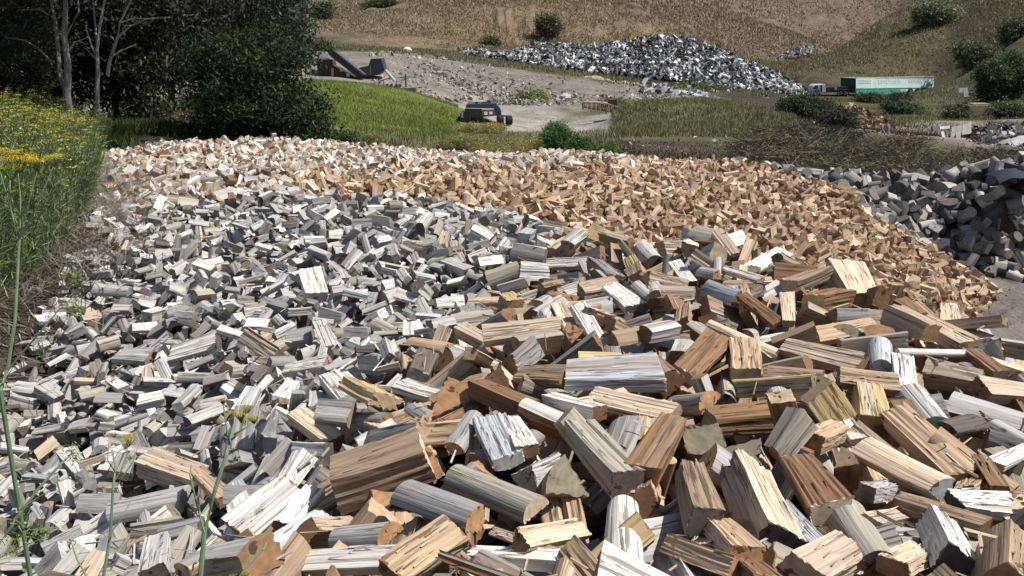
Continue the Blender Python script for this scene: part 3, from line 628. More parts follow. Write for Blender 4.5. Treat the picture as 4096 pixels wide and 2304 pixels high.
# which fillers show largest
for f in fillers:
    px, py, dp = proj(f['c']); f['px'] = (px, py); f['dep'] = dp
    i_, j_, ok = cells(f['c'][None]); vis = f['c'][2]+f['W']*.8 > G_[i_[0], j_[0]]
    f['score'] = (f['L']*f['W']**.5/dp)*(1 if vis else .02)*(1 if (-60 < px < 4150 and py < 2400) else .01)
fillers.sort(key=lambda f: -f['score'])
IND = fillers[:300-len(heroes)]; REST = fillers[300-len(heroes):]
def put_log(name, d, n, K):
    r = np.random.RandomState(int(abs(d['c'][0]*1e4)+abs(d['c'][1]*1e3)) % 100000)
    V, Q, T, tq, tt, G = log_arrays(r, d['typ'], d['L'], d['W'], d['tr'], d['cols'], n, K)
    a = Acc(); a.add(V, Q, T, tq=tq, tt=tt, kq=(np.arange(len(Q)) >= len(Q)-2*nper(T, V, Q))*1., kt=kend(T, V, Q), G=G)
    o = a.build(name, M_WOOD); M4 = Matrix.Identity(4)
    for x in range(3):
        for y in range(3): M4[x][y] = float(d['R'][x, y])
        M4[x][3] = float(d['c'][x])
    o.matrix_world = M4; return o
LG = 'split logs heaped in the foreground'
for h in heroes:
    o = put_log('split_log', h, 46, 11); tag(o, h['lab'].replace('|', ' '), 'split log', LG)
shape = dict(w='wedge', q='quarter log', h='half-round log', s='flat slab', b='squared billet', r='round log')
def cname(c):
    return min(((np.abs(np.array(v)-c).sum(), k) for k, v in dict(white=(.64,.60,.54), grey=(.34,.335,.33), bluish=(.37,.40,.44), tan=(.42,.29,.17), cream=(.60,.47,.32), brown=(.22,.125,.065), beige=(.46,.36,.27), drab=(.30,.26,.2), charcoal=(.2,.2,.2)).items()))[1]
used = set()
for f in IND:
    o = put_log('split_log', f, 34, 8)
    e = proj(f['c']+f['R'][:, 0]*f['L']/2); s = proj(f['c']-f['R'][:, 0]*f['L']/2); dx, dy = e[0]-s[0], e[1]-s[1]
    if abs(dx) > 2.2*abs(dy): ori = 'lying level'
    elif abs(dy) > 2.2*abs(dx): ori = 'on end'
    else: ori = 'tilting left' if dx*dy > 0 else 'tilting right'
    near = sorted(heroes, key=lambda h: np.hypot(h['px'][0]-f['px'][0], h['px'][1]-f['px'][1]))
    for h in near[:30]:
        ddx, ddy = f['px'][0]-h['px'][0], f['px'][1]-h['px'][1]
        rel = ('right of' if ddx > 0 else 'left of') if abs(ddx) > abs(ddy) else ('below' if ddy > 0 else 'above')
        rel2 = {'right of': 'further right of', 'left of': 'further left of', 'below': 'lower, under', 'above': 'higher, above'}[rel]
        size = 'large' if f['W'] > .13 else ('thin' if f['W'] < .08 else 'mid-sized')
        ok_ = False
        for lab in (f"{cname(f['cols'][0])} {shape[f['typ']]} {ori}, {rel} the {h['lab'].split('|')[0]}", f"{size} {cname(f['cols'][0])} {shape[f['typ']]} {ori}, {rel} the {h['lab'].split('|')[0]}"):
            if len(lab.split()) <= 16 and lab not in used: ok_ = True; break
        if ok_: break
    used.add(lab); tag(o, lab, 'split log', LG)
acc = Acc()
for f in REST:
    r = np.random.RandomState(f['n']); n, K = (22, 5) if f['dep'] < 8 else (14, 3)
    V, Q, T, tq, tt, G = log_arrays(r, f['typ'], f['L'], f['W'], f['tr'], f['cols'], n, K)
    acc.add(V@f['R'].T+f['c'], Q, T, tq=tq, tt=tt, kq=(np.arange(len(Q)) >= len(Q)-2*nper(T, V, Q))*1., kt=kend(T, V, Q), G=G)
# far heaps: small pieces strewn over the surface
def unit_templates(n, K, cnt, seed, rough=1., types='wqhsbbs'):
    out = []
    for k in range(cnt):
        r = np.random.RandomState(seed+k); typ = types[k % len(types)]
        out.append(log_arrays(r, typ, .28, .11, r.uniform(.4, .8), (np.ones(3), np.full(3, .8), np.full(3, .7)), n, K, rough))
    return out
TPL = unit_templates(8, 2, 20, 500)
def strew(poly, ymin, sp, rng, layers=2, L=(.85, 1.25), only=None):
    xs = [p[0] for p in poly]; ys = [p[1] for p in poly]; out = []
    for l in range(layers):
        x, y = np.meshgrid(np.arange(min(xs), max(xs), sp), np.arange(max(ymin, min(ys)), max(ys), sp))
        x = x+rng.uniform(-.5, .5, x.shape)*sp*1.3; y = y+rng.uniform(-.5, .5, y.shape)*sp*1.3; ok = inpoly(x, y, poly) & (y > ymin)
        x, y = x[ok], y[ok]
        z = F(x, y)-.04-.12*l+rng.uniform(-.09, .08, x.shape)+(smooth_noise(x, y, 31, .9)-.5)*.2+(smooth_noise(x, y, 32, 2.2)-.5)*.34
        out.append(np.stack([x, y, z], -1))
    return np.concatenate(out)
def rots(n, rng, pit=24):
    yaw = rng.uniform(0, 2*math.pi, n); p = rng.randn(n)*R(pit); ro = rng.uniform(0, 2*math.pi, n)
    X_ = np.stack([np.cos(yaw)*np.cos(p), np.sin(yaw)*np.cos(p), np.sin(p)], -1); up = np.array([0, 0, 1.])
    Y_ = np.cross(up, X_); Y_ /= np.linalg.norm(Y_, axis=1)[:, None]+1e-9; Z_ = np.cross(X_, Y_)
    c, s = np.cos(ro)[:, None], np.sin(ro)[:, None]; Y2 = Y_*c+Z_*s; Z2 = Z_*c-Y_*s
    return np.stack([X_, Y2, Z2], -1)
rng = np.random.RandomState(5)
FARP = strew(POLY, 13.3, .158, rng)
FPX_, FPY_, FD_ = proj(FARP); FR = rots(len(FARP), rng, 34)
istan = np.array([((FPX_[i]-1500)/1100.+(FPY_[i]-690)/50.+rng.randn()*.35 > .1) and not (FPX_[i] < 1150 and FARP[i, 1] < 19.5) for i in range(len(FARP))])
def add_tpl(acc, P_, R_, S_, C_, rng, tpl=TPL, endmul=(.95, .75, .55), endcol=None):
    for k in range(len(tpl)):
        idx = np.arange(k, len(P_), len(tpl))
        if not len(idx): continue
        V, Q, T, tq, tt, G = tpl[k]; v = np.einsum('nij,nvj->nvi', R_[idx], V[None]*S_[idx][:, None])+P_[idx][:, None]
        m = len(V); off = (np.arange(len(idx))*m)[:, None, None]
        acc.add(v.reshape(-1, 3), (Q[None]+off).reshape(-1, 4), (T[None]+off).reshape(-1, 3), tq=(tq[None]*C_[idx][:, None]).reshape(-1, 3),
                tt=(tt[None]*C_[idx][:, None]*np.array(endmul)).reshape(-1, 3), kq=np.tile((np.arange(len(Q)) >= len(Q)-2*nper(T, V, Q))*1., len(idx)), kt=np.ones(len(idx)*len(T)),
                G=(np.tile(G[None], (len(idx), 1, 1))+rng.uniform(0, 50, (len(idx), 1, 1))*np.array([1, 0, 0])).reshape(-1, 3))
def farcol(idx):
    return np.array([zonecols(FPX_[i], FPY_[i], FARP[i, 1]+.01 if FARP[i, 1] > 13.5 else 13.6, rng)[0] for i in idx])
iw = np.where(~istan)[0]; it_ = np.where(istan)[0]
sz = lambda n: np.stack([rng.uniform(.95, 1.5, n), *[rng.uniform(.9, 1.75, n)]*2], -1)
# weathered part joins the stuff object of grey logs
SZw = sz(len(iw)); add_tpl(acc, FARP[iw], FR[iw], SZw, farcol(iw), rng)
o = acc.build('split_log_heap', M_WOOD); tag(o, 'great heap of grey and brown split firewood logs stretching back to the trees', 'firewood heap', kind='stuff')
# tan heap: 300 largest as individuals, the rest one object
SZt = sz(len(it_)); Ct = farcol(it_)
Pt = FARP[it_]; Rt = FR[it_]; up_ = (Pt[:, 2] > F(Pt[:, 0], Pt[:, 1])-.10)
foot = (FPX_[it_] > 2950+0*FPX_[it_]) & (FPY_[it_] > 930) & up_ & (FPX_[it_] < 4080)
sc3 = SZt[:, 0]*SZt[:, 1]/FD_[it_]*foot; order = np.argsort(-sc3); ind = set(order[:300].tolist()); rest = np.array([i for i in range(len(it_)) if i not in ind])
a = Acc(); add_tpl(a, Pt[rest], Rt[rest], SZt[rest], Ct[rest], rng, endcol=1)
o = a.build('tan_firewood_heap', M_WOOD); tag(o, 'long heap of small fresh tan split firewood behind the grey and brown logs', 'firewood heap', kind='stuff')
TB = unit_templates(14, 3, 20, 900)
for n_, i in enumerate(order[:300]):
    V, Q, T, tq, tt, G = TB[n_ % 20]; a = Acc(); c_ = Ct[i]
    a.add(V*SZt[i], Q, T, tq=tq*c_, tt=tt*c_*np.array([.95, .75, .55]), kq=(np.arange(len(Q)) >= len(Q)-2*nper(T, V, Q))*1., kt=kend(T, V, Q), G=G)
    o = a.build('firewood_piece', M_WOOD); M4 = Matrix.Identity(4)
    for x in range(3):
        for y in range(3): M4[x][y] = float(Rt[i][x, y])
        M4[x][3] = float(Pt[i][x])
    o.matrix_world = M4
    tag(o, 'small tan split firewood piece on the near right slope of the tan heap', 'firewood', 'small tan pieces on the slope of the tan heap')
# splinters and chips
rng = np.random.RandomState(77); a = Acc(); n = 2600
x = rng.uniform(-6, 5, n); y = 1.8+rng.rand(n)**1.5*11; ok = inpoly(x, y, POLY); x, y = x[ok], y[ok]
i_, j_, _ = cells(np.c_[x, y]); Pc = np.stack([x, y, G_[i_, j_]+.006], -1); Rc = rots(len(x), rng, 18)
Sc = np.stack([rng.uniform(.08, .5, len(x)), rng.uniform(.04, .12, len(x)), rng.uniform(.03, .07, len(x))], -1)
ux, uy, _d = proj(Pc); Cc = np.array([TINT['CTWCYT'[rng.randint(6)]] if ux[k] > 2250-(uy[k]-1000) else TINT['WGSWP'[rng.randint(5)]] for k in range(len(x))])
add_tpl(a, Pc, Rc, Sc, Cc, rng); o = a.build('wood_splinters', M_WOOD); tag(o, 'loose splinters and chips strewn over the foreground logs', 'splinters', kind='stuff')
# ------------------------------------------------------------ log rounds at the right
rng = np.random.RandomState(41); rounds = []
cands = []
for sp in (.37, .36, .34):
    x, y = np.meshgrid(np.arange(6.4, 20, sp), np.arange(22.3, 28.8, sp)); x = x+rng.uniform(-.2, .2, x.shape); y = y+rng.uniform(-.2, .2, y.shape)
    ok = inpoly(x, y, RPOLY) & (x/y < .62) & ((sp > .35) | (y < 25.2)); cands.append(np.stack([x[ok], y[ok]], -1))
CR = np.concatenate(cands); lay = np.r_[np.zeros(len(cands[0])), np.ones(len(cands[1])), np.full(len(cands[2]), .2)]
zr = F(CR[:, 0], CR[:, 1])-.12-.28*lay+rng.uniform(-.12, .14, len(CR)); 
keep = np.argsort(np.where(lay == 1, 1, 0)*10+CR[:, 1]*.1+rng.rand(len(CR))*.2)
RR = rots(len(CR), rng, 30)
MRND = wood_mat('log_round_wood', .55, .8)
rlabs = {'pale': 'pale sun-bleached log round in the rounds heap at the right', 'dark': 'dark weathered log round in the rounds heap at the right', 'big': 'thick grey log round in the rounds heap at the right', 'mid': 'mid-grey log round in the rounds heap at the right'}
extra = Acc(); cnt = 0
for k in keep:
    x, y = CR[k]; dia = rng.uniform(.17, .36) if rng.rand() < .85 else rng.uniform(.38, .55); L = rng.uniform(.28, .5)
    u = rng.rand(); key = 'pale' if u < .2 else ('dark' if u > .68 else 'mid'); key = 'big' if dia > .42 and key == 'mid' else key
    base = {'pale': TINT['W']*.66, 'dark': TINT['S']*.3, 'mid': TINT['S']*rng.uniform(.55, 1.05), 'big': TINT['S']*.8}[key]
    typ = 'rrrhrqbrs'[rng.randint(9)]
    V, Q, T, tq, tt, G = log_arrays(np.random.RandomState(k), typ, L, dia, .6, (base*.9, base, base*rng.uniform(.5, 1.6)*np.array([1.04, 1., .94])), 20, 4, .6)
    if cnt < 290:
        a = Acc(); a.add(V, Q, T, tq=tq, tt=tt, kq=(np.arange(len(Q)) >= len(Q)-2*nper(T, V, Q))*1., kt=kend(T, V, Q), G=G); o = a.build('log_round', MRND, smooth=False)
        M4 = Matrix.Identity(4)
        for p in range(3):
            for q_ in range(3): M4[p][q_] = float(RR[k][p, q_])
        M4[0][3], M4[1][3], M4[2][3] = float(x), float(y), float(zr[k])
        o.matrix_world = M4; tag(o, rlabs[key], 'log round', {'pale':'pale rounds','dark':'dark rounds','big':'thick rounds','mid':'mid-grey rounds'}[key]+' in the heap of log rounds'); cnt += 1
    else: extra.add(V@RR[k].T+np.array([x, y, zr[k]]), Q, T, tq=tq, tt=tt, kq=(np.arange(len(Q)) >= len(Q)-2*nper(T, V, Q))*1., kt=kend(T, V, Q), G=G)
print('rounds', len(keep))
if extra.n: tag(extra.build('log_round_heap', MRND), 'lower layers of the heap of unsplit log rounds', 'log heap', kind='stuff')
# ------------------------------------------------------------ vegetation
def leaf_quads(P_, size, rng, col, var=.22, flat=0., elong=1.6):
    n = len(P_); a = rng.randn(n, 3); a[:, 2] *= (1-flat); a /= np.linalg.norm(a, axis=1)[:, None]+1e-9
    b = np.cross(a, rng.randn(n, 3)); b /= np.linalg.norm(b, axis=1)[:, None]+1e-9
    s = size*rng.uniform(.6, 1.4, n)[:, None]; a = a*s*elong; b = b*s*.5
    V = np.stack([P_-a*.5, P_+b*.5-a*.05, P_+a*.5, P_-b*.5-a*.05], 1).reshape(-1, 3)
    Q = np.arange(4*n).reshape(-1, 4); c = np.asarray(col)
    c = (c[rng.randint(len(c), size=n)] if c.ndim == 2 else np.tile(c, (n, 1)))*np.clip(1+var*rng.randn(n)[:, None], .4, 1.8)
    return V, Q, c
def clumps(blobs, nc, per, spread, rng, shell=.55):
    """leaf positions gathered in clumps spread through ellipsoid blobs"""
    vol = np.array([b[3]*b[4]*b[5] for b in blobs])**.8; pick = rng.choice(len(blobs), nc, p=vol/vol.sum()); B = np.array(blobs)[pick]
    d = rng.randn(nc, 3); d /= np.linalg.norm(d, axis=1)[:, None]; r = (shell+(1-shell)*rng.rand(nc))[:, None]*np.where(rng.rand(nc)[:, None] < .25, rng.rand(nc)[:, None], 1)
    ctr = B[:, :3]+d*r*B[:, 3:6]; per_ = np.maximum(3, (per*rng.uniform(.4, 1.6, nc)).astype(int))
    Pp = np.repeat(ctr, per_, 0)+rng.randn(per_.sum(), 3)*spread*np.array([1, 1, .7]); return Pp, ctr
def plant(name, base, blobs, nc, per, spread, leaf, col, rng, label, cat, group=None, trunk=None, tcol=(.12,.10,.08), limbs=8, elong=1.6, part='crown', shell=.55, pale=None):
    e = empty(name, base, label, cat, group); b0 = np.array(base)
    Pp, ctr = clumps(blobs, nc, per, spread, rng, shell)
    V, Q, c = leaf_quads(Pp-b0, leaf, rng, col, elong=elong); a = Acc(); a.add(V, Q, tq=c); a.build(part, M_LEAF, e)
    t = Acc(); paths = trunk or [[(0,0,-.2), (0,0,.5)]]
    for path, r0 in ([(p, .05) for p in paths] if not trunk else trunk):
        pts = np.array(path, float); m = len(pts); t.tube(pts, np.linspace(r0, r0*.35, m), 8, tcol)
    root = np.array(trunk[0][0] if trunk else paths[0], float)
    sel = ctr[rng.choice(len(ctr), min(limbs, len(ctr)), replace=False)]-b0
    for s in sel:
        u = rng.uniform(.35, .95); k = u*(len(root)-1); i0 = int(k); st = root[i0]+(root[min(i0+1, len(root)-1)]-root[i0])*(k-i0)
        if s[2] < st[2]: st = root[0]+(root[-1]-root[0])*.15
        mid = (st+s)/2+rng.randn(3)*.12*np.linalg.norm(s-st); r = (trunk[0][1] if trunk else .05)*.35
        t.tube([st, mid, s], [r, r*.6, r*.2], 6, pale if (pale is not None and rng.rand() < .5) else tcol)
    t.build('trunk' if trunk else 'stem', M_TRUNK, e); return e
def gpt(px, py, Y, sink=0.):
    p = P(px, py, Y); return (float(p[0]), float(p[1]), float(TZ(p[0], p[1]))-sink)
rng = np.random.RandomState(3)
DK = [(.014,.022,.008), (.02,.03,.012), (.05,.062,.03), (.02,.026,.015), (.085,.095,.05)]  # thicket's shade is put into the dark greens; lightest tone paints sunlit leaves
GUM = (.17,.15,.13)
def mkblobs(lst, Yc):                              # (px, py, dY, rx px, ry px, depth m)
    o = []
    for px, py, dY, rx, ry, dd in lst:
        Y = Yc+dY; p = P(px, py, Y); s = Y/FPX*1.03; o.append((*p, rx*s, dd, ry*s))
    return o
def pathpx(pts, Y, base):                          # pixel path at distance Y as local points
    return [tuple(P(px, py, Y+dy)-np.array(base)) for px, py, dy in pts]
# the two pale-barked gum trees
b = gpt(285, 540, 24); tr = [(pathpx([(285,560,0),(280,480,0),(268,380,0),(272,260,0),(258,150,0),(262,20,0),(250,-200,0)], 24, b), .13),
    (pathpx([(272,400,0),(240,300,.2),(232,200,.3),(222,90,.3),(200,-20,.3),(180,-260,.4)], 24, b), .07),
    (pathpx([(210,250,.3),(150,190,.2),(95,160,0),(20,150,0)], 24, b), .028), (pathpx([(195,60,.3),(160,38,.2),(130,38,0),(70,42,0)], 24, b), .03), (pathpx([(280,200,0),(300,170,0),(350,150,0)], 24, b), .03)]
plant('gum_tree', b, mkblobs([(120,-200,1,330,170,2.2),(330,-300,1,240,170,2),(60,60,2.5,170,120,1.2),(150,180,1,120,110,.8)], 24), 330, 34, .30, .10, DK, rng, 'gum tree with two pale mottled trunks at the left behind the yellow flowering weeds', 'tree', trunk=tr, tcol=GUM, pale=(.42,.39,.36), limbs=1, elong=2.2)
b = gpt(405, 560, 25); tr = [(pathpx([(410,575,0),(392,500,0),(388,400,0),(392,300,0),(388,200,0),(400,100,0),(430,-60,0)], 25, b), .085),
    (pathpx([(430,300,.1),(440,240,.1),(470,150,0),(480,90,0),(520,10,0),(560,-100,0)], 25, b), .055),
    (pathpx([(470,150,0),(520,105,-.2),(590,75,-.3),(690,68,-.4)], 25, b), .03), (pathpx([(388,230,0),(365,180,0),(340,100,0)], 25, b), .04), (pathpx([(440,230,0),(490,200,0),(540,180,0)], 25, b), .03),
    (pathpx([(480,90,0),(540,72,0),(610,78,0)], 25, b), .025), (pathpx([(388,240,0),(350,200,.1),(335,190,0)], 25, b), .03)]
plant('gum_tree', b, mkblobs([(560,-260,0,300,150,2),(780,-120,1,220,120,1.8),(420,-330,1,200,120,2)], 25), 190, 34, .30, .10, DK, rng, 'slender gum tree with bare white forking branches, right of the twin-trunk gum', 'tree', trunk=tr, tcol=(.24,.22,.20), limbs=1, elong=2.2)
# dark thicket behind them, tree by tree
for (px, py, Y, bl, nc, lab) in (
 (40,560,28,[(0,420,0,210,150,1.6),(20,180,0,230,170,1.8),(-60,-80,0,300,200,2)],420,'dark evergreen at the left edge behind the twin-trunk gum'),
 (200,560,32,[(170,430,0,160,130,1.5),(240,250,0,170,170,1.8),(180,30,0,230,170,2)],420,'dense dark evergreen directly behind the twin-trunk gum'),
 (470,560,31,[(520,400,0,150,130,1.4),(470,200,0,190,150,1.8),(500,-20,0,230,150,2)],420,'shadowy evergreen behind the slender white-branched gum'),
 (700,560,36,[(640,270,0,160,90,1.6),(690,120,0,200,130,2),(720,-60,0,230,150,2)],400,'dusky evergreen above the dry grass opening in the thicket'),
 (930,560,40,[(900,100,0,210,160,2.2),(950,-90,0,260,170,2.4),(1000,200,0,150,90,1.5)],420,'tall blackish evergreen rising behind the rounded bush'),
 (1130,400,62,[(1110,80,0,105,110,3),(1060,0,0,130,100,3),(1140,170,0,70,80,2.4)],300,'grey-green hazy tree standing farther off past the thicket')):
    b = gpt(px, py, Y); tp = [(0,0,-.3), tuple((np.array(P(bl[1][0], bl[1][1], Y))-np.array(b))*.5+rng.randn(3)*.1), tuple(np.array(P(bl[-1][0], bl[-1][1], Y))-np.array(b))]
    plant('evergreen_tree', b, mkblobs(bl, Y), nc, 46, .35 if Y < 50 else .6, .13 if Y < 50 else .26, DK if Y < 50 else [(.06,.085,.06),(.045,.07,.045)], rng, lab, 'tree', 'evergreen trees of the dark thicket', trunk=[(tp, .16)], limbs=10)
# the big rounded bush in front
b = gpt(1080, 585, 28.6); tp = [(pathpx([(1080,590,0),(1060,500,0),(1030,380,0),(1010,260,0)], 28.6, b), .12), (pathpx([(1085,590,0),(1150,500,0),(1220,430,0)], 28.6, b), .08), (pathpx([(1078,590,0),(980,500,0),(900,420,0)], 28.6, b), .08)]
plant('rounded_tree', b, mkblobs([(1000,390,0,215,140,2.2),(1180,450,0,135,110,1.7),(880,430,0,110,110,1.5),(1060,230,.3,200,120,2),(900,250,.5,160,110,1.6),(1230,520,0,110,50,1.2),(960,500,0,130,60,1.3)], 28.6), 720, 60, .24, .10, [(.016,.03,.011),(.024,.042,.015),(.05,.075,.03)], rng, 'big rounded dark green tree leafed to the ground behind the white end of the firewood', 'tree', trunk=tp, limbs=16, shell=.5)
# shrubs: px, base py, Y, half width px, height px, leaf, colour, label
SH = [(2250,625,31,130,185,.10,[(.030,.062,.018),(.045,.085,.022)],'leafy dark green bush just behind the crest of the firewood'),
 (2390,640,31.5,85,120,.10,[(.05,.10,.02),(.04,.075,.02)],'low bright green bush right of the leafy dark bush'),
 (1960,605,50,165,52,.09,[(.20,.165,.055),(.15,.14,.045),(.24,.19,.07)],'tall straw-yellow bush right against the abandoned screening machine'),
 (2080,612,32,240,80,.06,[(.20,.165,.055),(.15,.14,.045),(.24,.19,.07)],'straw-yellow dry broom bush below the abandoned screening machine'),
 (1880,600,33,150,55,.06,[(.17,.15,.05),(.13,.13,.045)],'low olive dry bush left of the straw-yellow bush'),
 (3230,505,62,110,95,.22,[(.018,.032,.015),(.03,.046,.02)],'dark round shrub left of the orange chip pile'),
 (3370,540,55,95,70,.20,[(.022,.024,.016),(.04,.04,.025)],'dark dead-brown shrub below the orange chip pile'),
 (3980,425,100,120,200,.38,[(.02,.036,.016),(.035,.055,.02)],'dark tree on the bank at the right edge beside the white boards'),
 (3900,180,135,75,125,.5,[(.045,.055,.035),(.07,.08,.045)],'dark shrub high on the right slope'),
 (4060,150,130,90,130,.5,[(.045,.058,.033),(.07,.08,.045)],'dark shrub at the upper right corner'),
 (3740,110,165,70,90,.6,[(.08,.095,.05),(.11,.12,.065)],'grey-green shrub below the top of the right ridge'),
 (3620,460,90,65,50,.3,[(.025,.045,.02),(.04,.06,.028)],'small blue-green shrub below the green trailer'),
 (3480,425,112,50,26,.35,[(.05,.06,.03),(.035,.045,.02)],'small olive shrub under the left end of the green trailer'),
 (3580,430,110,45,26,.35,[(.05,.06,.028),(.03,.04,.02)],'small dark olive shrub under the middle of the green trailer'),
 (3830,460,80,60,45,.28,[(.03,.035,.018),(.06,.065,.03)],'brownish shrub left of the khaki concrete block'),
 (4040,470,78,70,60,.28,[(.03,.05,.02),(.06,.08,.04)],'low green shrub right of the khaki concrete block'),
 (1965,172,158,24,24,.4,[(.04,.05,.022),(.06,.065,.03)],'small lone tree on the brown hill above the scrap heap tail'),
 (2185,150,166,55,95,.5,[(.06,.05,.035),(.08,.07,.045)],'dull brownish shrub on the cut slope above the scrap heap'),
 (1295,108,175,38,75,.5,[(.03,.045,.025),(.045,.06,.03)],'dark green tree at the top left of the brown hill'),
 (1500,30,205,70,40,.6,[(.05,.06,.03),(.03,.04,.02)],'spreading dark tree on the pale field at the top'),
 (1285,205,110,30,30,.35,[(.03,.045,.02),(.05,.06,.03)],'small green shrub left of the rusty hopper'),
 (1360,580,32.5,70,40,.09,[(.06,.08,.02),(.045,.06,.02)],'low green scrub at the right foot of the big rounded tree'),
 (1500,585,33,60,25,.08,[(.12,.14,.04),(.09,.11,.03)],'low light green scrub behind the crest of the bleached wood'),
 (650,560,33,60,90,.12,[(.10,.09,.045),(.07,.07,.03)],'straggly brown-green shrub in front of the dry grass opening'),
 (2800,360,118,120,30,.35,[(.05,.075,.03),(.08,.10,.04)],'low green shrubs at the foot of the scrap heap'),
 (2450,478,80,50,30,.22,[(.09,.11,.045),(.07,.09,.04)],'grey-green shrub in front of the rusty roller frame'),
 (2130,430,92,60,28,.3,[(.10,.13,.05),(.13,.15,.06)],'grassy bush beside the gravel road')]
for px, py, Y, hw, h, leaf, col, lab in SH:
    col = [tuple(min(.4, v*1.5) for v in q_) for q_ in col]+[tuple(min(.4, v*2.6) for v in col[-1])]
    s = Y/FPX*1.03; b = gpt(px, py, Y); H = h*s; Wd = hw*s
    H *= .86; Wd *= .9; bl = [(b[0], b[1], b[2]+H*.45, Wd*.55, Wd*.55, H*.42)]
    for _ in range(7): bl.append((b[0]+rng.uniform(-.85, .85)*Wd, b[1]+rng.uniform(-.4, .4)*Wd, b[2]+H*rng.uniform(.25, .78), Wd*rng.uniform(.25, .42), Wd*.4, H*rng.uniform(.18, .3)))
    nc = int(60+hw*h/60*1.1); nm = 'small_tree' if 'tree' in lab else 'bush'
    plant(nm, b, bl, min(nc, 330), 52, leaf*1.25, leaf*.62, col, rng, lab, 'tree' if nm == 'small_tree' else 'bush', None, trunk=[([(0,0,-.1),(0,0,H*.35),(Wd*.1,0,H*.7)], max(.03, H*.04))], limbs=7, part='foliage')
# grasses: blades as one stuff object per stand
def blades(x, y, z, h, wd, cols, rng, lean=.35):
    n = len(x); h = h*rng.uniform(.5, 1.4, n); yaw = rng.uniform(0, math.pi, n); dx, dy = np.cos(yaw)*wd/2, np.sin(yaw)*wd/2; l = rng.randn(n, 2)*lean*h[:, None]
    V = np.stack([np.stack([x-dx, y-dy, z-.03], -1), np.stack([x+dx, y+dy, z-.03], -1), np.stack([x+l[:, 0], y+l[:, 1], z+h], -1)], 1).reshape(-1, 3)
    c = np.array(cols)[rng.randint(len(cols), size=n)]*np.clip(1+.2*rng.randn(n)[:, None], .5, 1.6); return V, np.arange(3*n).reshape(-1, 3), c
def grass(name, regs, cols, label, rng, cat='grass'):
    a = Acc()
    for (x0, x1, Y0, Y1, n, h, wd) in regs:
        px = rng.uniform(x0, x1, n); Y = rng.uniform(Y0, Y1, n); x = ray(px, 300)[0]*Y
        cl = smooth_noise(x, Y, 9, h*14)*.5+smooth_noise(x, Y, 10, h*4)*.5 > rng.rand(n)*.9; x, Y = x[cl], Y[cl]
        V, T, c = blades(x, Y, TZ(x, Y), h, wd, cols, rng); a.add(V, T=T, tt=c)
    o = a.build(name, M_LEAF); tag(o, label, cat, kind='stuff')
grass('green_grass', [(1200,1830,44,78,60000,.17,.05)], [(.18,.24,.045),(.23,.26,.065),(.13,.19,.035)], 'bright green grass on the bank below the rusty hopper', rng)
grass('olive_grass', [(1250,3100,116,140,26000,.35,.12),(2450,3200,46,80,50000,.28,.06),(1400,2500,31,58,16000,.22,.05),(3250,4200,60,122,40000,.22,.11),(2500,2700,76,92,2500,.3,.12)],
      [(.15,.155,.06),(.21,.19,.095),(.11,.125,.045),(.27,.24,.14)], 'rough olive and straw grass over the valley banks', rng)
grass('ridge_grass', [(3080,4200,147,205,45000,.35,.22),(2200,3100,158,185,2500,.5,.3)], [(.21,.185,.09),(.155,.145,.065),(.27,.23,.135)], 'dry grass covering the ridge on the right', rng)
grass('hill_scrub', [(1250,3250,152,235,110000,.28,.22),(2100,3700,195,330,60000,.5,.4),(1250,2200,190,300,20000,.5,.4)], [(.24,.175,.108),(.33,.255,.155),(.16,.12,.08),(.39,.31,.19),(.21,.18,.095)], 'dry brown scrub and clods covering the cut hillside', rng)
grass('dry_litter_grass', [(2350,3150,32,44,14000,.10,.05),(3000,4150,50,70,8000,.2,.1)], [(.075,.05,.035),(.12,.085,.055),(.05,.035,.025),(.09,.085,.04)], 'brown dead grass on the bare earth behind the tan wood', rng)
grass('understorey_weeds', [(430,1250,27.6,30.5,9000,.28,.06),(200,520,24.5,28,5000,.28,.05)], [(.05,.08,.02),(.07,.11,.025),(.04,.06,.02)], 'dark green weeds along the foot of the thicket', rng)
grass('dry_straw', [(560,760,34,60,3500,.5,.10)], [(.2,.165,.09),(.25,.2,.11)], 'dry straw grass in the opening of the thicket', rng)
# ------------------------------------------------------------ yellow-flowering weed bank at the left
rng = np.random.RandomState(19)
EDG = [(-5.1,7.2),(-5.35,9.5),(-6.05,12),(-7.5,15.6),(-8.9,18.5),(-10.4,21.5),(-11.3,24)]
ex = np.array([e[0] for e in EDG]); ey = np.array([e[1] for e in EDG])
n = 5200; Y = rng.uniform(6.8, 25, n); x = np.interp(Y, ey, ex)+.1-np.abs(rng.rand(n)**1.3)*5.5
keep = x > -.66*Y-1; x, Y = x[keep], Y[keep]; n = len(x)
z = F(x, Y); dE = np.interp(Y, ey, ex)-x
h = (.86+.16*np.clip(dE, 0, 2))*rng.uniform(.75, 1.2, n)*np.clip((Y-5.5)/2.5, .45, 1); lean = np.stack([rng.uniform(.05, .45, n), rng.uniform(-.25, .15, n)], -1)*h[:, None]
a = Acc(); stems_c = np.array([(.11,.15,.055),(.16,.19,.09),(.30,.29,.22),(.07,.11,.04)])
wd = .012*np.ones(n); c = stems_c[rng.randint(4, size=n)]
top = np.stack([x+lean[:, 0], Y+lean[:, 1], z+h], -1); mid = np.stack([x+lean[:, 0]*.35, Y+lean[:, 1]*.35, z+h*.5], -1); bot = np.stack([x, Y, z-.05], -1); o1 = np.array([.007, 0, 0]); 
V = np.stack([bot-o1, bot+o1, mid+o1, mid-o1, top+o1*.5, top-o1*.5], 1).reshape(-1, 3); b6 = np.arange(n)[:, None]*6
a.add(V, np.r_[b6+[0,1,2,3], b6+[3,2,4,5]], tq=np.r_[c, c])
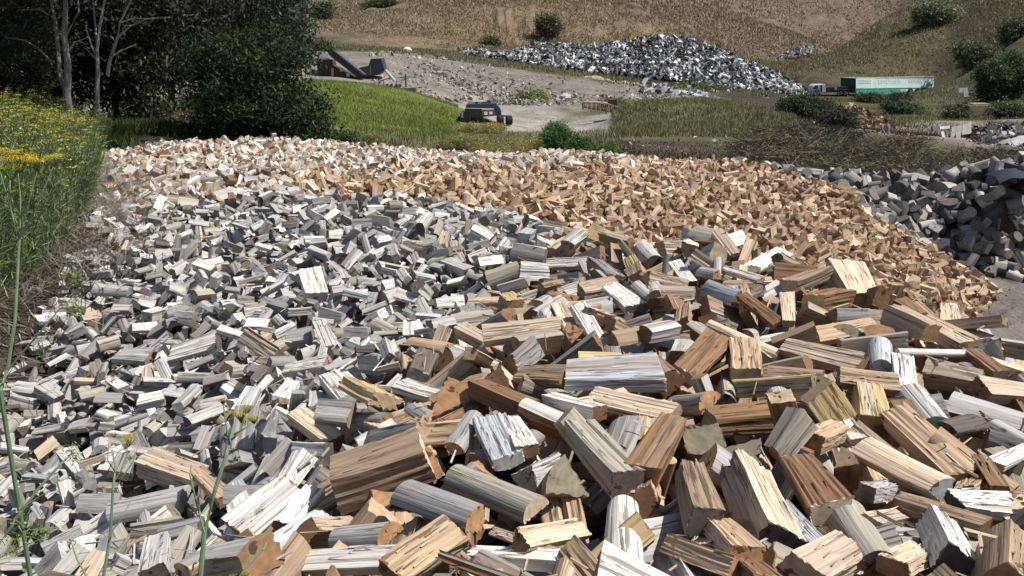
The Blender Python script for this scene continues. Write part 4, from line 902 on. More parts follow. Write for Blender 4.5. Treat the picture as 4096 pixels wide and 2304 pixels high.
m = 26; u = rng.uniform(.12, .98, (n, m)); bp = bot[:, None]+(top-bot)[:, None]*u[..., None]; bp = bp.reshape(-1, 3)
d = rng.randn(len(bp), 3)*np.array([1, 1, .6])+np.array([0, 0, .9]); d /= np.linalg.norm(d, axis=1)[:, None]; ln = rng.uniform(.08, .24, len(bp))[:, None]
sd = np.cross(d, rng.randn(len(bp), 3)); sd /= np.linalg.norm(sd, axis=1)[:, None]; sd *= .006
V = np.stack([bp-sd, bp+sd, bp+d*ln], 1).reshape(-1, 3); c = np.array([(.10,.155,.05),(.14,.19,.06),(.075,.12,.045),(.20,.22,.12)])[rng.randint(4, size=len(bp))]
a.add(V, T=np.arange(3*len(bp)).reshape(-1, 3), tt=c*np.clip(1+.2*rng.randn(len(bp))[:, None], .5, 1.5))
fl = np.where((rng.rand(n) < np.clip((Y-7.5)/13, 0.03, .7)*np.clip(.4+dE, 0, 1)))[0]; k = 14                                    # flat yellow flower heads
ctr = np.repeat(top[fl], k, 0); ang = rng.uniform(0, 6.28, len(ctr)); rad = np.sqrt(rng.rand(len(ctr)))*.085; fp = ctr+np.stack([np.cos(ang)*rad, np.sin(ang)*rad, .03-rad*.25+rng.rand(len(ctr))*.015], -1)
V, Q, c = leaf_quads(fp, .028, rng, [(.55,.45,.03),(.42,.38,.04),(.34,.33,.06)], flat=.6, elong=1.1); a.add(V, Q, tq=c)
o = a.build('flowering_weed_bank', M_LEAF); tag(o, 'bank of tall feathery green weeds with flat yellow flower heads along the left of the heap', 'weeds', kind='stuff')
a = Acc(); n = 6500; Y = rng.uniform(5.5, 22, n); x = np.interp(Y, ey, ex)+.25+rng.randn(n)*.42-.5*(Y < 9)*rng.rand(n); z = F(x, Y)+.02
for q_ in range(1):
    p0 = np.stack([x, Y, z], -1); d = np.stack([rng.uniform(.1, .7, n)*rng.choice([-1, 1, 1], n), rng.uniform(-.6, .2, n), rng.uniform(0, .35, n)], -1); w_ = np.cross(d, [0, .2, 1.]); w_ = w_/np.linalg.norm(w_, axis=1)[:, None]*.007
    V = np.stack([p0-w_, p0+w_, p0+d], 1).reshape(-1, 3); c = np.array([(.36,.33,.28),(.25,.22,.18),(.44,.40,.33)])[rng.randint(3, size=n)]; a.add(V, T=np.arange(3*n).reshape(-1, 3), tt=c)
o = a.build('dead_stalks', M_LEAF); tag(o, 'fallen grey dead stalks along the left border of the heap', 'stalks', kind='stuff')
# single flowering plants close to the camera
def bez(pts, n=14):
    pts = np.array(pts, float); t = np.linspace(0, len(pts)-1, n); return np.stack([np.interp(t, np.arange(len(pts)), pts[:, k]) for k in range(3)], 1)
def weed(path, Y, heads, leaves, lab, r=.004, sprigs=(), branches=()):
    """path, branches: photo pixels at distance Y; heads: (px,py,width px,colour)"""
    dY = lambda py: Y
    pts = np.array([P(px, py, Y+.03*i) for i, (px, py) in enumerate(path)]); b = pts[0].copy(); b[2] = float(F(b[0], b[1]))-.02
    e = empty('yellow_flowering_weed', tuple(b), lab, 'weed', 'yellow-flowering weeds close to the camera')
    a = Acc(); full = np.r_[b[None], pts] if np.linalg.norm(b-pts[0]) > .03 else pts
    m = len(full); a.tube(full-b, np.linspace(r*1.1, r*.5, m), 7, (.13,.19,.11))
    for br in branches:
        q_ = np.array([P(px, py, Y+.02*i) for i, (px, py) in enumerate(br)]); a.tube(q_-b, np.linspace(r*.42, r*.2, len(q_)), 6, (.15,.21,.10))
    a.build('stem', M_STEM, e)
    s = Y/FPX
    for (px, py, wp, col) in heads:
        c0 = P(px, py, Y); a = Acc(); R0 = wp*s/2; nr_ = 16
        base = c0-np.array([0, 0, R0*1.0])
        for k in range(nr_):
            an = rng.uniform(0, 6.28); rd = R0*math.sqrt(rng.rand()); tip = c0+np.array([math.cos(an)*rd, math.sin(an)*rd*.9, R0*.10*(1-rd/R0)+rng.uniform(-.06, .06)*R0])
            a.tube([base-b, (base+tip)/2-b+np.array([0, 0, -.0]), tip-b], [r*.22, r*.18, r*.15], 5, (.22,.26,.08), caps=False)
            fp = tip-b+rng.randn(64, 3)*np.array([1, 1, .45])*R0*.17; V, Q, c = leaf_quads(fp, R0*.075, rng, col, flat=.5, elong=1.1); a.add(V, Q, tq=c)
        a.build('flower_head', M_LEAF, e)
    for (px, py, wp) in leaves:
        c0 = P(px, py, Y); a = Acc(); n = 60; p0 = c0-b+rng.randn(n, 3)*wp*s*.28; d = rng.randn(n, 3); d /= np.linalg.norm(d, axis=1)[:, None]
        w_ = np.cross(d, rng.randn(n, 3)); w_ = w_/np.linalg.norm(w_, axis=1)[:, None]*.0012; V = np.stack([p0-w_, p0+w_, p0+d*wp*s*.35], 1).reshape(-1, 3)
        a.add(V, T=np.arange(3*n).reshape(-1, 3), tt=np.tile((.20,.28,.07), (n, 1))); a.build('leaf', M_LEAF, e)
YE = [(.72,.50,.02),(.62,.46,.03),(.48,.42,.05)]; YG = [(.45,.45,.05),(.30,.38,.06),(.55,.48,.04)]
weed([(0,1560),(30,1480),(60,1280),(70,1100),(78,960)], 1.55, [(-10,610,150,YE),(70,630,130,YE),(150,640,110,YE),(215,625,90,YG),(40,670,110,YG)], [(290,1110,60),(300,1240,50),(160,1400,50)], 'tall plant with broad golden flower head crossing the left edge', .0044,
     branches=[[(78,960),(50,860),(-10,650)],[(78,960),(82,800),(70,660)],[(80,950),(110,830),(150,680)],[(85,940),(150,820),(215,660)],[(60,860),(40,760),(40,700)],[(30,1480),(160,1330),(235,1240),(300,1180)]])
weed([(410,2330),(440,2150),(452,1960),(462,1870),(448,1800)], 1.5, [(510,1752,84,YE),(455,1735,34,YG)], [(520,1835,30)], 'thin plant with a small yellow flower head, second from the left', .0034,
     branches=[[(462,1890),(430,1840),(436,1770)],[(462,1920),(500,1860),(512,1775)],[(470,1940),(530,1850),(550,1790)],[(430,2150),(490,2070),(520,2010)]])
weed([(800,2330),(818,2130),(860,1960),(905,1820),(920,1760),(935,1700)], 1.4, [(960,1650,90,YE),(1015,1670,60,YE),(890,1600,40,YG),(990,1630,50,YG)], [(975,1690,30)], 'tallest central plant with a yellow flower cluster over the logs', .0048,
     branches=[[(918,1780),(905,1700),(892,1610)],[(925,1760),(960,1730),(985,1660)],[(818,2130),(790,2030),(760,1900),(765,1860)],[(800,2060),(792,1990),(795,1960)],[(935,1740),(1000,1700),(1015,1680)]])
weed([(940,2330),(1000,2250),(1050,2200),(1070,2165)], 1.35, [(985,2290,44,YG)], [(930,2310,34)], 'curling stalk with green bud at the bottom edge', .0028, branches=[[(1050,2200),(1078,2180),(1066,2160)]])
weed([(-20,2200),(60,2080),(150,1960),(230,1870),(290,1810)], 1.45, [], [(110,2090,110),(170,2130,90),(60,2170,90),(285,1800,60),(300,1830,50)], 'feathery green plant leaning in at the lower left corner', .0036, branches=[[(60,2080),(120,2120),(230,2110)],[(-20,2240),(80,2190),(180,2150)],[(20,2150),(90,2030),(200,1960)]])
weed([(360,2330),(310,2240),(285,2170)], 1.45, [], [(290,2165,26)], 'short bent green shoot at the bottom left', .0024)
# ------------------------------------------------------------ scrap heap, rubble, boulders
rng = np.random.RandomState(88)
def patch_pts(top, bot, Y0, Y1, n, rng, back=.25):
    tx, ty = np.array(top).T; bx, by = np.array(bot).T; px = rng.uniform(tx[0], tx[-1], n); v = rng.rand(n)**.85
    pt = np.interp(px, tx, ty); pb = np.interp(px, bx, by); py = pb+(pt-pb)*v; Y = Y0+(Y1-Y0)*v; p = P(px, py, Y); p[:, 1] += rng.uniform(-.5, .5, n); return p, v
def bits(P_, smin, smax, pal, rng, seed=0, plate=.4):
    n = len(P_); Rr_ = rots(n, rng, 40); s = np.exp(rng.uniform(math.log(smin), math.log(smax), (n, 3))); s[:, 2] *= np.where(rng.rand(n) < plate, .15, .6); s[:, 0] *= np.where(rng.rand(n) < .2, 2, 1)
    cube = np.array([[x, y, z] for z in (-1, 1) for y in (-1, 1) for x in (-1, 1)], float)*.5; cube[4:, :2] *= .8
    q = np.array([[0,2,3,1],[4,5,7,6],[0,1,5,4],[2,6,7,3],[0,4,6,2],[1,3,7,5]])
    v = (cube[None]+rng.randn(n, 8, 3)*.10)*s[:, None]; v = np.einsum('nij,nvj->nvi', Rr_, v)+P_[:, None]
    c = np.array(pal)[rng.randint(len(pal), size=n)]*np.clip(1+.15*rng.randn(n)[:, None], .6, 1.4)
    return v.reshape(-1, 3), (q[None]+(np.arange(n)*8)[:, None, None]).reshape(-1, 4), np.repeat(c, 6, 0)
def heap(name, top, bot, Y0, Y1, n, smin, smax, pal, base, label, cat, mat, plate=.4):
    a = Acc(); tx = np.linspace(top[0][0], top[-1][0], 60); pt = np.interp(tx, *np.array(top).T); pb = np.interp(tx, *np.array(bot).T)
    rows = [P(tx, pb+(pt-pb)*v, np.full(60, Y0+(Y1-Y0)*v)) for v in np.linspace(0, 1, 8)]
    rows[0][:, 2] -= .6
    for q_ in (1, 2): r_ = rows[7].copy(); r_[:, 1] += q_*(Y1-Y0)*.6; z0 = rows[0][:, 2]; r_[:, 2] = rows[7][:, 2]*(1-q_/2)+z0*(q_/2)-.3; rows.append(r_)
    V = np.stack(rows, 0); V[:, :, 2] -= smax*.25; m = 60; i = np.arange(len(rows)-1)[:, None]; j = np.arange(59)[None]; Q = np.stack([i*m+j, i*m+j+1, (i+1)*m+j+1, (i+1)*m+j], -1).reshape(-1, 4)
    a.add(V.reshape(-1, 3), Q, tq=np.tile(base, (len(Q), 1)))
    p, v = patch_pts(top, bot, Y0, Y1, n, rng); V, Q, c = bits(p, smin, smax, pal, rng, plate=plate); a.add(V, Q, tq=c)
    o = a.build(name, mat); tag(o, label, cat, kind='stuff'); return o
SP = [(.66,.66,.65)]*5+[(.34,.34,.34)]*4+[(.045,.047,.052)]*8+[(.07,.08,.10)]*2+[(.14,.14,.145)]*4+[(.08,.11,.09),(.22,.19,.15)]
TOPL = [(1840,210),(1900,200),(1960,214),(2020,228),(2060,200),(2130,185),(2200,176),(2300,184),(2400,192),(2440,172),(2520,168),(2600,148),(2650,142),(2700,152),(2760,158),(2850,188),(2940,225),(3000,250),(3060,272),(3120,300),(3170,330),(3225,362)]
BOTL = [(1840,216),(1960,226),(2060,244),(2200,266),(2400,285),(2600,308),(2700,318),(2800,330),(2900,352),(3000,368),(3100,384),(3225,382)]
heap('scrap_heap', TOPL, BOTL, 133, 145, 15000, .15, 1.0, SP, (.04,.04,.043), 'long mound of white, grey and black scrap metal below the brown hill', 'scrap heap', M_SCRAP)
def farhit(px, py, y0=60, y1=260):
    aa, bb = ray(px, py); Y = np.linspace(y0, y1, 500)[:, None]; z = CAM[2]+bb*Y; f_ = TZ(aa*Y, Y*np.ones_like(aa)); k_ = np.argmax(z < f_, 0); return Y[k_, 0]
n = 420; px = rng.uniform(3105, 3262, n); v = rng.rand(n); tp_ = np.interp(px, [3105,3150,3200,3240,3262], [240,208,190,186,190]); bt_ = np.interp(px, [3105,3150,3200,3240,3262], [250,240,230,214,204]); py = bt_+(tp_-bt_)*v
Yh = farhit(px, py, 120, 240); p = P(px, py, Yh); V, Q, c = bits(p, .25, 1.1, [(.34,.34,.32),(.45,.45,.42),(.2,.2,.19),(.1,.1,.1)], rng, plate=0); a = Acc(); a.add(V, Q, tq=c)
tag(a.build('rock_heap', M_STONE), 'small heap of grey rocks under the ridge', 'rock heap', kind='stuff')
heap('scrap_strewn', [(2560,335),(2700,345),(2800,350),(2900,375),(3100,395),(3200,400)], [(2560,365),(2700,385),(2800,390),(2900,430),(3100,450),(3200,415)], 104, 122, 330, .25, 1.3, [(.6,.61,.6),(.5,.5,.48),(.2,.2,.2),(.09,.09,.09),(.35,.42,.40),(.4,.36,.3)], (.13,.11,.09), 'loose scrap scattered in front of the big scrap mound', 'scrap', M_SCRAP)
heap('chip_pile', [(3335,445),(3370,432),(3430,436),(3490,455),(3540,490),(3562,520)], [(3335,470),(3400,515),(3450,540),(3500,548),(3562,545)], 60, 64, 2600, .10, .55, [(.24,.155,.09),(.18,.11,.065),(.32,.23,.145),(.10,.065,.045)], (.13,.085,.055), 'orange-brown pile of broken timber beyond the brush', 'timber pile', M_WOODF)
# stones over the gravel bank
n = 2601; px = np.r_[rng.uniform(1480, 2750, n*2//3), rng.normal(1950, 110, n//3)]; Yy = np.r_[rng.uniform(84, 116, n*2//3), rng.uniform(92, 108, n//3)]; Yy[n*2//3:] = 104-(px[n*2//3:]-1650)*.03+rng.randn(n-n*2//3)*1.2
x = ray(px, 300)[0]*Yy; p = np.stack([x, Yy, TZ(x, Yy)+.05], -1); V, Q, c = bits(p, .07, .5, [(.30,.27,.235),(.25,.225,.20),(.16,.14,.12),(.38,.35,.30)], rng, plate=0); a = Acc(); a.add(V, Q, tq=c)
tag(a.build('rubble', M_STONE), 'broken stones scattered down the gravel bank', 'rubble', kind='stuff')
n = 500; px = rng.uniform(2500, 4150, n); Yy = rng.uniform(34, 70, n); x = ray(px, 300)[0]*Yy; p = np.stack([x, Yy, TZ(x, Yy)+.02], -1); V, Q, c = bits(p, .04, .22, [(.4,.37,.33),(.12,.09,.07),(.25,.2,.16)], rng, plate=0); a = Acc(); a.add(V, Q, tq=c)
n = 260; x = rng.uniform(7, 17, n); Yy = rng.uniform(14, 22.4, n); ok = ~inpoly(x, Yy, POLY); x, Yy = x[ok], Yy[ok]; p = np.stack([x, Yy, F(x, Yy)+.005], -1); V, Q, c = bits(p, .015, .09, [(.3,.26,.2),(.12,.1,.08),(.4,.32,.22)], rng, plate=.5); a.add(V, Q, tq=c)
tag(a.build('ground_litter', M_STONE), 'pebbles and wood crumbs lying on the bare ground', 'litter', kind='stuff')
def stone(p, s, rng, col, name, lab, cat, group=None):
    n1, n2 = 7, 10; V = []
    for i in range(n1):
        for j in range(n2):
            th = math.pi*(i+.5)/n1; ph = 2*math.pi*j/n2; V.append([math.sin(th)*math.cos(ph), math.sin(th)*math.sin(ph), math.cos(th)])
    V = np.array(V+[[0, 0, 1], [0, 0, -1]]); V *= (1+.16*np.sin(V@rng.randn(3)*3+rng.rand()*6)+.07*rng.randn(len(V)))[:, None]; V *= s
    Q = [[i*n2+j, (i+1)*n2+j, (i+1)*n2+(j+1) % n2, i*n2+(j+1) % n2] for i in range(n1-1) for j in range(n2)]
    T = [[j, (j+1) % n2, n1*n2] for j in range(n2)]+[[(n1-1)*n2+(j+1) % n2, (n1-1)*n2+j, n1*n2+1] for j in range(n2)]
    a = Acc(); a.add(V, Q, T, tq=np.tile(col, (len(Q), 1)), tt=np.tile(col, (len(T), 1))); o = a.build(name, M_STONE); o.location = p; o.rotation_euler = (0, 0, rng.uniform(0, 6)); return tag(o, lab, cat, group)
bxs = np.linspace(2000, 2540, 30)+rng.randn(30)*9
for k, bx_ in enumerate(bxs):
    by_ = np.interp(bx_, [1990, 2100, 2300, 2540], [292, 300, 318, 346])+rng.uniform(-5, 5); Yb_ = 119; s = rng.uniform(.4, .95); 
    stone(tuple(P(bx_, by_, Yb_)+np.array([0, 0, -.1])), (s*rng.uniform(1, 1.5), s, s*.75), rng, np.array((.42,.35,.24))*rng.uniform(.75, 1.15), 'boulder', 'one of the beige boulders lined along the edge of the gravel bank', 'boulder', 'beige boulders along the edge of the gravel bank')
stone(tuple(P(1628, 204, 128)), (.75,.6,.5), rng, (.6,.55,.45), 'boulder', 'single pale boulder on the green shelf above the gravel bank', 'boulder')
stone(tuple(P(2263, 390, 93)), (.7,.6,.4), rng, (.42,.40,.36), 'boulder', 'grey boulder in the grass beside the gravel road', 'boulder')
stone(tuple(P(3210, 402, 110)), (.9,.6,.45), rng, (.75,.75,.72), 'boulder', 'white boulder below the near end of the scrap mound', 'boulder')
stone(tuple(P(4060, 760, 24.4)), (.05,.05,.05), rng, (.4,.4,.4), 'pebble', 'small pebble on the heap of log rounds', 'pebble') if False else None
# ------------------------------------------------------------ abandoned machinery: all parts placed in photo pixels at one distance, with real depth
def L3(px, py, Y, b): return P(px, py, Y)-np.array(b)
# rusty hopper plant with conveyor
Y = 86; b = tuple(P(1370, 330, Y)); e = empty('crushing_plant', b, 'rusty hopper and conveyor of an abandoned crushing plant on the green bank', 'crusher')
def prism(a, pxs, Y, d, col):                       # outline in pixels, extruded d metres away from the viewer
    f = np.array([L3(px, py, Y, b) for px, py in pxs]); k = f+np.array([0, d, 0]); n = len(f); V = np.r_[f, k, f.mean(0)[None], k.mean(0)[None]]; i = np.arange(n); j = (i+1) % n
    a.add(V, np.c_[j, i, i+n, j+n], np.r_[np.c_[i, j, np.full(n, 2*n)], np.c_[j+n, i+n, np.full(n, 2*n+1)]], tq=np.tile(col, (n, 1)), tt=np.tile(col, (2*n, 1)))
a = Acc(); prism(a, [(1262,238),(1322,238),(1326,262),(1400,300),(1440,326),(1288,322),(1272,290)], Y, 2.4, (.075,.045,.035)); a.tube([L3(1318,244,Y-.05,b), L3(1299,312,Y-.05,b)], .05, 6, (.12,.08,.06)); a.build('hopper', M_RUST, e)
a = Acc(); prism(a, [(1254,235),(1312,234),(1312,240),(1254,240)], Y-.15, 2.7, (.30,.28,.26)); a.build('hopper_rim', M_METAL, e)
a = Acc(); prism(a, [(1308,206),(1336,202),(1452,296),(1440,318),(1318,222)], Y-.4, 1.0, (.03,.03,.035)); a.build('conveyor', M_METAL, e)
a = Acc(); prism(a, [(1332,203),(1340,205),(1458,298),(1452,303)], Y-.55, 1.3, (.08,.08,.09)); a.build('conveyor_belt', M_METAL, e)
a = Acc(); prism(a, [(1324,272),(1334,272),(1334,310),(1325,310)], Y-.12, .1, (.42,.36,.16)); a.build('marker_board', M_METAL, e)
for (x_, y_) in ((1366,278),(1392,300),(1370,318)):
    a = Acc(); a.box(L3(x_, y_, Y-.15, b), (.32,.1,.36), (.45,.42,.38)); a.build('bright_patch', M_METAL, e)
a = Acc(); prism(a, [(1484,236),(1524,233),(1538,282),(1508,301),(1478,300),(1474,262)], Y+1, 2.2, (.035,.045,.055)); a.build('drum_guard', M_METAL, e)
a = Acc(); prism(a, [(1438,270),(1480,262),(1482,300),(1452,312),(1434,300)], Y+.6, 1.5, (.07,.065,.06)); a.build('engine', M_RUST, e)
# screening frame
Y = 84; b = tuple(P(1570, 350, Y)); e = empty('steel_frame', b, 'grey steel frame of rails and posts right of the rusty hopper', 'steel frame')
a = Acc(); a.tube([L3(1542,280,Y,b), L3(1580,324,Y,b)], .16, 6, (.45,.44,.42)); a.build('beam', M_METAL, e)
a = Acc(); 
for (p0, p1, r) in (((1448,348),(1566,310),.05),((1470,352),(1660,352),.05),((1590,326),(1655,306),.04),((1500,330),(1500,356),.05),((1535,322),(1535,360),.05),((1586,320),(1588,362),.06),((1450,350),(1530,320),.04),((1480,345),(1580,345),.05),((1600,358),(1662,350),.08)):
    for dy in (0, 1.3): a.tube([L3(*p0, Y+dy, b), L3(*p1, Y+dy, b)], r, 5, (.30,.29,.28))
a.build('rails', M_METAL, e)
a = Acc(); a.tube([L3(1622,296,Y,b), L3(1624,348,Y,b)], .08, 6, (.05,.05,.05)); a.tube([L3(1595,311,Y,b), L3(1640,307,Y,b)], .04, 5, (.07,.07,.07)); a.build('post', M_METAL, e)
a = Acc(); prism(a, [(1606,354),(1663,350),(1664,372),(1612,364)], Y-.3, 1.5, (.17,.13,.11)); a.build('end_box', M_RUST, e)
for x_ in (1548, 1566, 1585, 1600): a = Acc(); a.tube([L3(x_,342,Y-.1,b), L3(x_,342,Y+1.2,b)], .16, 10, (.06,.06,.06)); a.build('roller', M_METAL, e)
a = Acc(); a.tube([L3(1663,370,Y-.2,b), L3(1692,391,Y-1.2,b)], .07, 6, (.48,.38,.14)); a.build('yellow_bar', M_METAL, e)
# blue-grey screening machine on wheels
Y = 66; b = tuple(P(1940, 500, Y)); e = empty('screening_machine', b, 'abandoned blue-grey screening machine with black tyres beside the gravel road', 'machine')
BG = (.06,.08,.105)
a = Acc(); prism(a, [(1866,417),(1985,414),(1988,434),(1862,432)], Y-.3, 2.6, BG); a.build('deck', M_METAL, e)
a = Acc(); prism(a, [(1858,438),(1925,440),(1932,472),(1866,466)], Y-.4, 1.2, (.055,.045,.03)); a.build('hopper', M_RUST, e)
a = Acc()
for r_ in ([(1924,440),(1978,440),(1978,446),(1926,446)], [(1930,462),(1978,458),(1978,464),(1932,468)], [(1950,446),(1957,446),(1957,460),(1950,460)], [(1970,444),(1979,444),(1979,460),(1970,460)], [(1924,446),(1934,446),(1938,464),(1932,464)]): prism(a, r_, Y-.35, .5, (.20,.16,.14))
a.build('side_frame', M_METAL, e)
a = Acc(); prism(a, [(1976,422),(1992,424),(2004,445),(2004,462),(1976,464)], Y-.1, 1.6, (.05,.07,.09)); a.tube([L3(2003,438,Y,b), L3(2003,462,Y,b)], .05, 6, (.15,.18,.2)); a.build('engine', M_METAL, e)
a = Acc(); prism(a, [(1924,410),(1948,407),(1950,418),(1926,419)], Y+.2, .6, (.22,.03,.03)); prism(a, [(1948,404),(1962,402),(1965,419),(1948,419)], Y+.3, .6, (.06,.07,.09)); a.build('red_motor', M_METAL, e)
a = Acc(); a.box(L3(1906,412,Y,b), (.22,.2,.16), (.04,.04,.04)); a.build('lever', M_METAL, e)
a = Acc(); prism(a, [(1842,450),(1882,446),(1882,480),(1868,515),(1842,512)], Y-.6, 1.4, (.03,.03,.035)); a.build('chute', M_METAL, e)
a = Acc(); a.tube([L3(1846,450,Y-.8,b), L3(1846,470,Y-.8,b)], .12, 8, (.16,.17,.19)); a.build('leg', M_METAL, e)
def wheel(px, py, r, w_, Y, e, ax=(1, .25, 0)):
    a = Acc(); ax = np.array(ax)/np.linalg.norm(ax); c0 = L3(px, py, Y, b); n = 24
    prof = [(-.5, .55), (-.5, .92), (-.38, 1.), (.38, 1.), (.5, .92), (.5, .55)]; pts = [c0+ax*w_*p_[0] for p_ in prof]; a.tube(pts, [r*p_[1] for p_ in prof], n, (.022,.022,.024))
    o = a.build('wheel', M_RUST, e); a = Acc(); a.tube([c0-ax*w_*.53, c0+ax*w_*.53], r*.5, 16, (.12,.13,.15)); a.build('rim', M_METAL, o)
wheel(2001, 480, .36, .42, Y-.3, e); wheel(2036, 481, .34, .42, Y+.3, e)
a = Acc(); prism(a, [(1998,460),(2046,462),(2046,468),(1998,466)], Y+.2, .3, (.12,.14,.17)); a.build('axle', M_METAL, e)
a = Acc(); a.tube([L3(1814,528,Y-1.6,b), L3(1836,534,Y-1.2,b)], .33, 16, (.04,.045,.05)); a.tube([L3(1812,527.5,Y-1.63,b), L3(1813,527.8,Y-1.62,b)], .2, 12, (.2,.2,.2)); a.build('tail_roller', M_METAL, e)
a = Acc(); a.tube([L3(1814,511,Y-1.6,b), L3(1846,508,Y-1,b)], .06, 6, (.12,.12,.13)); a.build('roller_arm', M_METAL, e)
# rusty roller conveyor frame
Y = 71; b = tuple(P(2420, 460, Y)); e = empty('roller_conveyor', b, 'rusty open conveyor frame with many upright rollers beside the road', 'conveyor')
a = Acc(); a.tube([L3(2330,409,Y,b), L3(2425,415,Y,b), L3(2505,441,Y,b)], .09, 6, (.24,.17,.12)); a.tube([L3(2338,406,Y+1.2,b), L3(2430,411,Y+1.2,b)], .08, 6, (.42,.38,.34)); a.tube([L3(2335,428,Y,b), L3(2460,450,Y,b)], .06, 6, (.16,.10,.07)); a.build('rail', M_RUST, e)
for k in range(16):
    x_ = 2330+k*8.6; y0 = 409+k*.7; a = Acc(); a.tube([L3(x_, y0+2, Y-.1, b), L3(x_+2, y0+22+k*.8, Y-.1, b)], .05, 6, (.18,.11,.07) if k % 2 else (.36,.28,.21)); a.build('roller', M_RUST, e)
a = Acc(); prism(a, [(2436,400),(2468,398),(2470,424),(2438,424)], Y+.1, .8, (.09,.06,.05)); a.build('motor', M_RUST, e); a = Acc(); a.tube([L3(2408,394,Y,b), L3(2408,414,Y,b)], .04, 5, (.2,.15,.1)); a.build('rod', M_RUST, e)
for x_, y0, y1, c_ in ((2332,412,438,(.1,.07,.06)), (2470,424,470,(.42,.36,.28)), (2425,415,458,(.16,.1,.07)), (2452,430,462,(.12,.08,.06))): a = Acc(); a.tube([L3(x_,y0,Y-.15,b), L3(x_,y1,Y-.15,b)], .07, 6, c_); a.build('leg', M_RUST, e)
# truck with green curtain-sided trailer
Y = 130; b = tuple(P(3470, 378, Y)); e = empty('curtain_trailer', b, 'long green curtain-sided trailer with white script standing below the ridge', 'trailer')
def quadY(a, c, th, col, mi=0): a.plate([L3(x_, y_, yy, b) for x_, y_, yy in c], th, col, mi)
a = Acc(); f = [L3(3422,312,Y,b), L3(3735,307,Y+8,b), L3(3735,362,Y+8,b), L3(3422,372,Y,b)]; k_ = [p_+np.array([-1.4, 2.0, 0]) for p_ in f]; V = np.array(f+k_)
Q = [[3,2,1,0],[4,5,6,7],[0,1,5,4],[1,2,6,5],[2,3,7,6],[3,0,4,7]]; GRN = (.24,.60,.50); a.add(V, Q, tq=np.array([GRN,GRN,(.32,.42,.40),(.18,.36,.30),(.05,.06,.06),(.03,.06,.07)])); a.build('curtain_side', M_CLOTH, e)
a = Acc(); quadY(a, [(3424,314,Y-.06),(3733,309,Y+7.9),(3733,350,Y+7.9),(3424,354,Y-.06)], .03, (.58,.74,.68)); a.build('faded_panel', M_CLOTH, e)
a = Acc(); quadY(a, [(3420,309,Y-.12),(3737,304,Y+7.9),(3737,309,Y+7.9),(3420,314,Y-.12)], .06, (.42,.48,.46)); a.build('top_rail', M_METAL, e)
# faded script: rows of short pale strokes as on the curtain (not legible in the photograph)
a = Acc()
for x0, x1 in ((3432,3484),(3512,3606),(3632,3722)):
    for row in range(3):
        x_ = x0
        while x_ < x1-3:
            w_ = rng.uniform(3, 8); t_ = (x_-3422)/313.; yy = Y+8*t_-.16; yb = 320+row*6.2-t_*4; quadY(a, [(x_,yb,yy),(min(x_+w_, x1),yb-.1,yy),(min(x_+w_, x1),yb+3.0,yy),(x_,yb+3.1,yy)], .02, (.8,.83,.81)); x_ += w_+rng.uniform(1, 2.5)
a.build('curtain_script', M_CLOTH, e)
a = Acc(); prev = None
for s in np.linspace(0, 1, 14):
    x_, y_ = 3440+s*70, 351-24*s**2.2; 
    if prev: t_ = (x_-3422)/313.; quadY(a, [(prev[0],prev[1]-1.2,Y+8*t_-.2),(x_,y_-1.2,Y+8*t_-.2),(x_,y_+1,Y+8*t_-.2),(prev[0],prev[1]+1,Y+8*t_-.2)], .02, (.68,.72,.70))
    prev = (x_, y_)
a.build('curtain_swoosh', M_CLOTH, e)
a = Acc(); quadY(a, [(3424,360,Y-.08),(3600,356,Y+4.4),(3600,374,Y+4.4),(3424,378,Y-.08)], .1, (.07,.30,.24)); a.build('side_skirt', M_CLOTH, e)
for x_ in (3640, 3668, 3696): wheel(x_, 367, .5, .35, Y+8*(x_-3422)/313.-.15, e, (.57, -.82, 0))
b = tuple(P(3310, 378, Y)); e = empty('lorry', b, 'white-cabbed lorry with dark flat body in front of the green trailer', 'lorry')
a = Acc(); prism(a, [(3256,345),(3264,338),(3303,338),(3303,368),(3252,368),(3252,352)], Y, 2.3, (.68,.69,.70)); a.build('cab', M_METAL, e)
a = Acc(); prism(a, [(3253,352),(3260,343),(3272,343),(3272,354),(3254,356)], Y-.05, .06, (.03,.035,.04)); a.build('window', M_METAL, e)
a = Acc(); prism(a, [(3283,341),(3289,341),(3289,368),(3283,368)], Y-.05, .05, (.05,.05,.05)); a.build('door_gap', M_METAL, e)
a = Acc(); prism(a, [(3300,350),(3396,346),(3396,368),(3300,370)], Y+.1, 2.3, (.03,.03,.045)); a.build('body', M_METAL, e)
a = Acc(); prism(a, [(3338,350),(3348,350),(3348,359),(3338,359)], Y+.04, .05, (.45,.45,.45)); a.build('badge_plate', M_METAL, e)
for x_ in (3266, 3362, 3382): wheel(x_, 371, .48, .35, Y-.02, e, (.05, 1, 0))
# white notice boards
for (x0, y0, x1, y1, lab, Y) in ((3834,352,3871,369,'wide white board on posts below the dark tree at right', 98), (3855,368,3873,387,'smaller square white board under the wide white board', 96)):
    b = tuple(P((x0+x1)/2, y1+14, Y)); e = empty('notice_board', b, lab, 'sign'); a = Acc(); a.plate([L3(x0,y0,Y,b), L3(x1,y0-1,Y,b), L3(x1,y1,Y,b), L3(x0,y1+1,Y,b)], .06, (.78,.78,.78)); a.build('board', M_METAL, e)
    a = Acc(); a.tube([L3((x0+x1)/2,(y0+y1)/2,Y+.08,b), L3((x0+x1)/2,y1+22,Y+.08,b)], .06, 6, (.2,.2,.2)); a.build('post', M_METAL, e)
